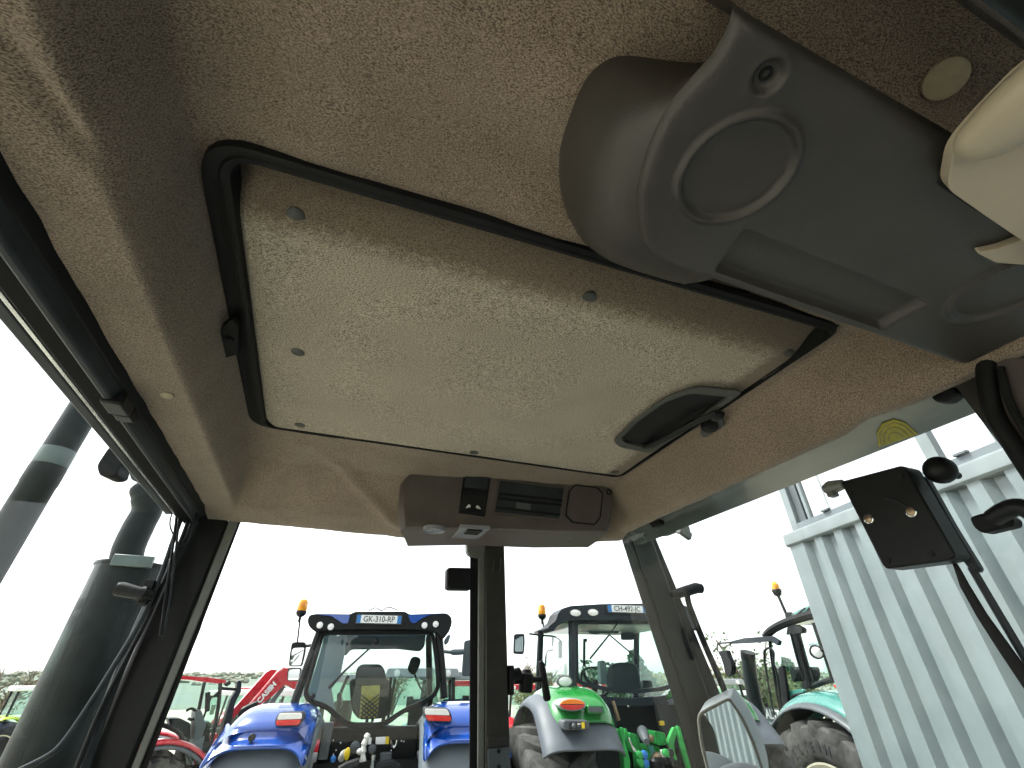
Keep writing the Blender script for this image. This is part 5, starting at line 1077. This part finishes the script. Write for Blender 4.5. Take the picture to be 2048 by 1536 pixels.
K.tube('window_sill', [(1420, 1240), (1500, 1210), (1620, 1165), (1720, 1150)], xs_, 0.03, 'frame_black', ax='X')
K.px('door_hinge', [(1120, 460), (1200, 440), (1300, 490), (1300, 550), (1210, 565), (1100, 575)], xs_ - 0.02, 0.08, 'frame_black', r=0.02); K.px('door_hinge', [(1290, 1200), (1340, 1150), (1440, 1180), (1450, 1250), (1330, 1270)], xs_ - 0.02, 0.08, 'frame_black', r=0.02)
K.px('door_window', [(905, 600), (1220, 560), (1410, 1220), (1100, 1400), (1010, 1420), (950, 1100)], xs_ + 0.01, 0.005, 'tractor_glass', bev=0); K.px('side_window', [(1240, 560), (1460, 420), (1720, 1160), (1430, 1225)], xs_ + 0.01, 0.005, 'tractor_glass', bev=0)
MB().prism([V(-.75, 0.15, 3.05), V(.75, 0.15, 3.05), V(.75, 0.1, 1.9), V(-.75, 0.1, 1.9)], (0, 0.005, 0)).build('rear_window', 'tractor_glass', K.t, smooth=0); MB().prism([V(-.75, 1.7, 3.0), V(.75, 1.7, 3.0), V(.65, 1.9, 1.6), V(-.65, 1.9, 1.6)], (0, 0.005, 0)).build('windscreen', 'clear_glass', K.t, smooth=0)
for (x, y) in ((0.78, 0.15), (0.78, 1.7)): MB().tube([V(x, y, 3.05), V(x, y, 1.7)], 0.04, 8).build('cab_pillar', 'frame_black', K.t)
K.px('door_panel', [(1085, 1300), (1300, 1265), (1330, 1300), (1180, 1420), (1150, 1536), (1080, 1540)], xs_, 0.05, 'teal_paint', r=0.02); K.tube('grab_rail', [(1175, 1480), (1175, 1400), (1210, 1350), (1300, 1335)], xs_ - 0.05, 0.018, 'frame_black', ax='X')
K.px('seat_back', [(1140, 985), (1225, 980), (1240, 1120), (1200, 1180), (1170, 1150)], -0.2, 0.4, 'seat_cloth', r=0.05, bev=0.03); K.px('headrest', [(1380, 690), (1440, 672), (1520, 700), (1560, 760), (1500, 780), (1420, 745)], 0.3, 0.1, 'interior_grey', r=0.05)
lp = K.X(1490, 795, xs_ - 0.15); MB().lathe(lp, (-0.35, -1, 0.1), [(0.062, -0.06), (0.075, -0.01), (0.075, 0.01), (0.066, 0.012), (0.06, 0.0), (0, 0.01)], 22).build('work_light', 'frame_black', K.t); MB().lathe(lp + V(-0.007, -0.016, 0), (-0.35, -1, 0.1), [(0.058, -0.01), (0.058, 0.004), (0.03, 0.01), (0, 0.011)], 20).build('light_lens', 'lamp_clear', K.t)
K.tube('light_stalk', [(1540, 790), (1590, 760), (1640, 900)], xs_ - 0.1, 0.02, 'frame_black', ax='X')
q = K.X(982, 12, xs_); q2 = K.X(1105, 310, xs_); 
MB().lathe(q + V(0, 0, 0.035), (0, 0, 1), [(0.045, -0.05), (0.055, -0.03), (0.05, 0.05), (0.02, 0.085), (0, 0.087)], 16).build('beacon_lens', 'beacon_amber', K.t); MB().lathe(q, (0, 0, -1), [(0.06, -0.02), (0.066, 0.0), (0.05, 0.05), (0.018, 0.075), (0, 0.076)], 16).build('beacon_base', 'frame_black', K.t); MB().tube([q + V(0, 0, -0.05), q2], 0.02, 8).build('beacon_stem', 'frame_black', K.t)
K.px('beacon_mount', [(1085, 290), (1130, 280), (1210, 390), (1180, 410), (1090, 350)], xs_ - 0.02, 0.06, 'frame_black', r=0.01)
K.tube('exhaust_stack', [(612, 815), (625, 950), (645, 1120), (690, 1350), (745, 1600), (790, 1800)], xs_ - 0.08, 0.098, 'exhaust', ax='X', n=18); K.tube('exhaust_tip', [(611, 795), (616, 880)], xs_ - 0.08, 0.103, 'frame_black', ax='X', k=1, n=18)
K.px('mirror_beam', [(385, 660), (560, 615), (830, 595), (900, 590), (1010, 655), (995, 712), (900, 650), (840, 660), (620, 680), (390, 690)], xs_ - 0.1, 0.05, 'frame_slate', r=0.01)
K.tube('mirror_arm', [(400, 672), (260, 682), (222, 700), (222, 775)], xs_ - 0.1, 0.012, 'frame_black', ax='X')
MH = K.px('mirror_housing', [(232, 785), (330, 770), (355, 850), (395, 930), (410, 1000), (395, 1085), (360, 1118), (325, 1085), (290, 1000)], xs_ - 0.12, 0.08, 'frame_black', r=0.03, bev=0.02); K.px('mirror_glass', [(234, 800), (262, 850), (300, 960), (322, 1075), (292, 1000), (250, 880)], xs_ - 0.125, 0.004, 'mirror_glass', MH, bev=0)
for pts in ([(830, 960), (825, 800), (845, 760), (890, 742), (935, 780), (945, 830), (945, 940), (990, 1100), (1050, 1600)], [(835, 940), (870, 1180), (915, 1420), (950, 1600)]): K.tube('hand_rail', pts, xs_ - 0.12, 0.014, 'frame_black', ax='X')
K.px('step_panel', [(995, 1000), (1060, 960), (1090, 1150), (1110, 1290), (1140, 1600), (1070, 1600), (1020, 1250)], xs_ - 0.05, 0.04, 'frame_black', r=0.02)
K.front('teal_paint', (0.45, 1.95, 3.9, 1.2, 2.0), 0.75, 0.95, 2.95, 'rim_cream')
q = K.F.X(1548, 1430, -0.455); MB().box(q, (0.012, 0.52, 0.17)).build('name_plate', 'mid_grey', K.t); text_mesh('lettering', 'VALTRA', 0.16, q + V(-0.009, 0, 0), (0, -1, 0), (0, 0, 1), 'white_mark', K.t, 0.002, sx=0.95, bold=0.004)
MB().box((-0.46, 2.7, 1.9), (0.02, 1.6, 0.05)).build('bonnet_stripe', 'white_paint', K.t); MB().box((-0.46, 2.7, 1.78), (0.016, 1.6, 0.10)).build('bonnet_grille', 'frame_black', K.t)
K.px('tail_lamp', [(1700, 1215), (1760, 1210), (1780, 1260), (1740, 1255)], -0.95, 0.05, 'lamp_red', r=0.01)
MB().box((0, 0.9, 1.45), (1.4, 1.5, 0.5)).build('cab_floor', 'frame_black', K.t, bevel=0.02)

# ---- red loader tractor, left of the blue one, facing right
pw = DP(298, 1577, 10.0); ft = Frame(0, 0, 72); o_ = Vector((pw.x, pw.y, 0)) - ft.ax[0] * 0.95
K = Kit('red_loader_tractor', 'red tractor with raised front loader arms left of the blue tractor', V(o_.x, o_.y, 0), 72)
K.crop(0, 1300, 4.096); xs_ = 0.72
for sd in (-1, 1):
    K.wheel(sd * 0.78, 0, 0.76, 0.45, 'light_grey', 20, 'tyre_dusty', rimr=0.5)
    K.fender('fender_skirt', sd * 0.5, sd * 1.02, 0, 0.76, 0.90, 20, 150, 'mid_grey', drop=0.05); K.fender('fender_top', sd * 0.62, sd * 0.98, 0, 0.77, 0.945, 30, 120, 'red_paint', drop=0.05)
K.px('roof_shell', [(1100, 205), (1530, 213), (1700, 224), (1850, 245), (1858, 265), (1800, 278), (1530, 242), (1100, 235)], xs_ + 0.02, -1.45, 'red_paint', r=0.02, bev=0.02)
K.px('door_window', [(1390, 240), (1800, 280), (1745, 680), (1665, 940), (1520, 950), (1505, 740), (1440, 660), (1330, 610)], xs_, -0.005, 'tractor_glass', bev=0)
K.px('side_window', [(1100, 230), (1380, 240), (1325, 600), (1100, 600)], xs_, -0.005, 'tractor_glass', bev=0)
for pts in ([(1805, 270), (1790, 450), (1745, 690), (1680, 935)], [(1388, 240), (1325, 610)], [(1660, 945), (1510, 955), (1500, 740), (1440, 660), (1325, 612)]): K.tube('cab_pillar', pts, xs_, 0.03, 'frame_black', ax='X', k=2)
for pts in ([(1805, 270), (1745, 690)], [(1388, 240), (1325, 610)]):
    a = K.X(*pts[0], xs_); b = K.X(*pts[1], xs_); MB().tube([V(-xs_, a.y, a.z), V(-xs_, b.y, b.z - .3)], 0.03, 8).build('cab_pillar', 'frame_black', K.t)
K.px('mirror_housing', [(1680, 350), (1720, 340), (1715, 500), (1675, 510)], xs_ + 0.25, 0.04, 'frame_black', r=0.01); K.px('sun_flap', [(1725, 395), (1790, 330), (1800, 380)], xs_ + 0.1, 0.02, 'frame_black')
K.px('roof_lamp', [(1835, 280), (1880, 250), (1895, 275), (1860, 300)], xs_, -0.1, 'frame_black', r=0.01)
K.px('seat_back', [(1600, 500), (1650, 490), (1690, 620), (1640, 760), (1580, 780), (1590, 650)], 0.15, -0.4, 'interior_grey', r=0.03, bev=0.03); K.tube('steering_wheel', [(1525, 500), (1570, 480), (1625, 520), (1580, 570), (1540, 560)], 0.1, 0.02, 'frame_black', ax='X')
K.px('dash_panel', [(1380, 560), (1480, 560), (1560, 600), (1560, 740), (1400, 640)], 0.2, -0.4, 'frame_slate', r=0.03); K.px('lower_door', [(1570, 780), (1680, 700), (1640, 900), (1560, 920)], xs_ - 0.02, -0.02, 'interior_grey', r=0.02)
K.px('loader_mast', [(1945, 255), (1962, 248), (1980, 262), (1975, 340), (1925, 440), (1880, 680), (1840, 930), (1790, 940), (1832, 600), (1890, 400), (1938, 330)], xs_ - 0.1, -0.14, 'frame_slate', r=0.01); K.px('mast_beam', [(1818, 302), (1945, 312), (1945, 335), (1818, 330)], xs_ - 0.12, -0.08, 'frame_black')
K.px('mast_foot', [(1700, 860), (1830, 860), (1800, 1000), (1660, 1000)], xs_ - 0.1, -0.3, 'frame_slate', r=0.02)
K.front('red_paint', (0.38, 1.55, 2.9, 0.9, 1.72), 0.55, 0.72, 2.35, 'light_grey')
K.px('side_label', [(1862, 690), (1890, 685), (1880, 745), (1855, 750)], 0.40, 0.01, 'plate_white', bev=0); K.px('marker_lamp', [(1730, 690), (1785, 680), (1775, 790), (1725, 820)], 0.55, -0.15, 'lamp_red', r=0.02)
K.px('head_lamp', [(1915, 600), (1960, 600), (1950, 720), (1910, 720)], 0.75, 0.1, 'mid_grey', r=0.02)
K.crop(440, 1330, 9.31)
K.px('loader_arm', [(205, 1025), (208, 960), (240, 835), (870, 130), (960, 82), (1100, 100), (1130, 150), (1050, 190), (640, 600), (380, 870)], -0.30, -0.10, 'red_paint', r=0.02, bev=0.01)
ARM = K.px('loader_arm', [(570, 745), (1090, 128), (1200, 62), (1400, 45), (1520, 150), (1560, 330), (1500, 470), (1370, 450), (1290, 392), (1200, 372), (960, 600), (705, 765), (560, 860), (480, 985), (430, 1022), (448, 905)], 0.50, -0.10, 'red_paint', r=0.02, bev=0.01)
K.tube('arm_edge', [(575, 735), (1090, 122), (1200, 56)], 0.46, 0.03, 'red_paint', ax='X', k=1)
a = K.X(735, 665, 0.512); b = K.X(1020, 345, 0.512); d = b - a
text_mesh('lettering', 'CASE', d.length * 0.36, a + d * 0.33, d, V(0, -d.z, d.y), 'white_mark', ARM, 0.003, bold=0.004); text_mesh('lettering', 'IH', d.length * 0.36, a + d * 0.86, d, V(0, -d.z, d.y), 'white_mark', ARM, 0.003, bold=0.006)
K.tube('loader_cylinder', [(1200, 395), (980, 670), (740, 1010)], 0.42, [0.03, 0.045, 0.045], 'mid_grey', ax='X', k=1); K.tube('loader_cylinder', [(930, 605), (760, 800), (560, 1000)], 0.35, [0.03, 0.045, 0.045], 'mid_grey', ax='X', k=1); K.tube('loader_hose', [(690, 720), (560, 780), (430, 850), (390, 950), (400, 1150)], 0.55, 0.05, 'frame_black', ax='X')
MB().box((0, 0.7, 1.0), (1.2, 1.5, 0.4)).build('cab_floor', 'frame_black', K.t, bevel=0.02)

# ---- smaller tractors further back: plain cab, bonnet, wheels, fenders
def far_tractor(name, label, u, D, heading, ht, m_body, m_roof, rim='rim_cream', bl=None):
    p = at(u, D); K = Kit(name, label, p, heading, 'smaller tractors in the back rows'); s = ht / 2.7; t = K.t
    wr = 0.8 * s
    for sd in (-1, 1):
        K.wheel(sd * 0.78 * s, 0, wr, 0.45 * s, rim, 16, 'tyre', rimr=0.52); K.fender('fender', sd * 0.5 * s, sd * 1.02 * s, 0, wr, wr * 1.16, 20, 150, m_body, drop=0.04, n=8)
        for y in (-0.1, 1.35): MB().tube([V(sd * 0.62 * s, y * s, 2.5 * s), V(sd * 0.70 * s, y * s, 1.3 * s)], 0.04 * s, 6).build('cab_pillar', 'frame_black', t)
        MB().prism([V(sd * 0.62 * s, -0.1 * s, 2.5 * s), V(sd * 0.70 * s, -0.1 * s, 1.2 * s), V(sd * 0.70 * s, 1.35 * s, 1.2 * s), V(sd * 0.62 * s, 1.35 * s, 2.5 * s)], (0.004, 0, 0)).build('side_window', 'tractor_glass', t, smooth=0)
    MB().prism([V(-0.6 * s, -0.1 * s, 2.5 * s), V(0.6 * s, -0.1 * s, 2.5 * s), V(0.55 * s, -0.12 * s, 1.45 * s), V(0.2 * s, -0.12 * s, 1.25 * s), V(-0.2 * s, -0.12 * s, 1.25 * s), V(-0.55 * s, -0.12 * s, 1.45 * s)], (0, 0.004, 0)).build('rear_window', 'tractor_glass', t, smooth=0)
    MB().prism([V(-0.6 * s, 1.35 * s, 2.5 * s), V(0.6 * s, 1.35 * s, 2.5 * s), V(0.6 * s, 1.38 * s, 1.4 * s), V(-0.6 * s, 1.38 * s, 1.4 * s)], (0, 0.004, 0)).build('windscreen', 'tractor_glass', t, smooth=0)
    MB().prism(rnd([V(-0.74 * s, -0.25 * s, 2.5 * s), V(-0.70 * s, -0.25 * s, 2.66 * s), V(0.70 * s, -0.25 * s, 2.66 * s), V(0.74 * s, -0.25 * s, 2.5 * s)], 0.05), (0, 1.75 * s, 0)).build('roof', m_roof, t, bevel=0.03)
    for sd in (-1, 1): MB().lathe(V(sd * 0.5 * s, -0.26 * s, 2.57 * s), (0, -1, 0), [(0.06 * s, 0), (0.06 * s, 0.02), (0, 0.03)], 12).build('work_light', 'lamp_clear', t)
    MB().box((0, 0.1 * s, 1.25 * s), (1.1 * s, 0.25 * s, 0.5 * s)).build('rear_bulkhead', 'frame_black', t, bevel=0.02); MB().box((0, 0.5 * s, 0.9 * s), (1.0 * s, 1.6 * s, 0.4 * s)).build('cab_floor', 'frame_black', t, bevel=0.02)
    MB().box((0, 0.55 * s, 1.75 * s), (0.45 * s, 0.14 * s, 0.75 * s)).build('seat_back', 'seat_cloth', t, bevel=0.05)
    MB().tube([V(-0.3 * s, -0.3 * s, 0.6 * s), V(-0.2 * s, -0.7 * s, 0.55 * s)], 0.04 * s, 8).build('lower_link', 'frame_black', t); MB().tube([V(0.3 * s, -0.3 * s, 0.6 * s), V(0.2 * s, -0.7 * s, 0.55 * s)], 0.04 * s, 8).build('lower_link', 'frame_black', t)
    K.front(m_body, (0.36 * s, 1.4 * s, 3.0 * s, 0.9 * s, 1.6 * s), 0.55 * s, 0.68 * s, 2.3 * s, rim)
    for sd in (-1, 1): MB().box((sd * 1.0 * s, 1.3 * s, 2.0 * s), (0.16 * s, 0.06 * s, 0.32 * s)).build('mirror_housing', 'frame_black', t, bevel=0.02)
    return K
FT = [('small_red_tractor', 'small red tractor just right of the centre post', 1056, 17, 22, 2.35, 'red_paint', 'red_paint'),
      ('lime_tractor', 'lime green tractor with white roof left of the exhaust silencer', 52, 24, 60, 2.3, 'lime_paint', 'white_paint'),
      ('grey_roof_tractor', 'tractor with pale roof between blue tractor and centre post', 905, 12, 15, 2.65, 'teal_paint', 'light_grey'),
      ('red_tractor', 'red tractor partly behind the blue tractor right mirror', 925, 17, 25, 2.45, 'red_paint', 'red_paint'),
      ('white_roof_tractor', 'white roofed tractor under the red loader arms', 582, 14, 20, 2.3, 'red_paint', 'white_paint'),
      ('white_roof_tractor', 'white roofed tractor behind the loader mast', 470, 19, 15, 2.2, 'mid_grey', 'white_paint'),
      ('red_tractor', 'red tractor further back between the mast and the loader arms', 505, 24, 30, 2.2, 'red_paint', 'red_paint'),
      ('pale_tractor', 'pale roofed tractor seen through the blue tractor windscreen on its right', 845, 11, 12, 2.7, 'mid_grey', 'light_grey'),
      ('pale_tractor', 'pale roofed tractor seen through the blue tractor cab on its left', 690, 13, 12, 2.6, 'teal_paint', 'light_grey'),
      ('white_roof_tractor', 'tractor behind the green tractor seen low in its windows', 1165, 16, 15, 2.4, 'red_paint', 'red_paint'),
      ('pale_tractor', 'pale tractor far back beside the right mirror arm', 1437, 18, 20, 2.5, 'mid_grey', 'light_grey'),
      ('pale_tractor', 'low pale machine behind the turquoise tractor exhaust', 1480, 22, 40, 2.1, 'mid_grey', 'white_paint')]
for a in FT: far_tractor(*a)
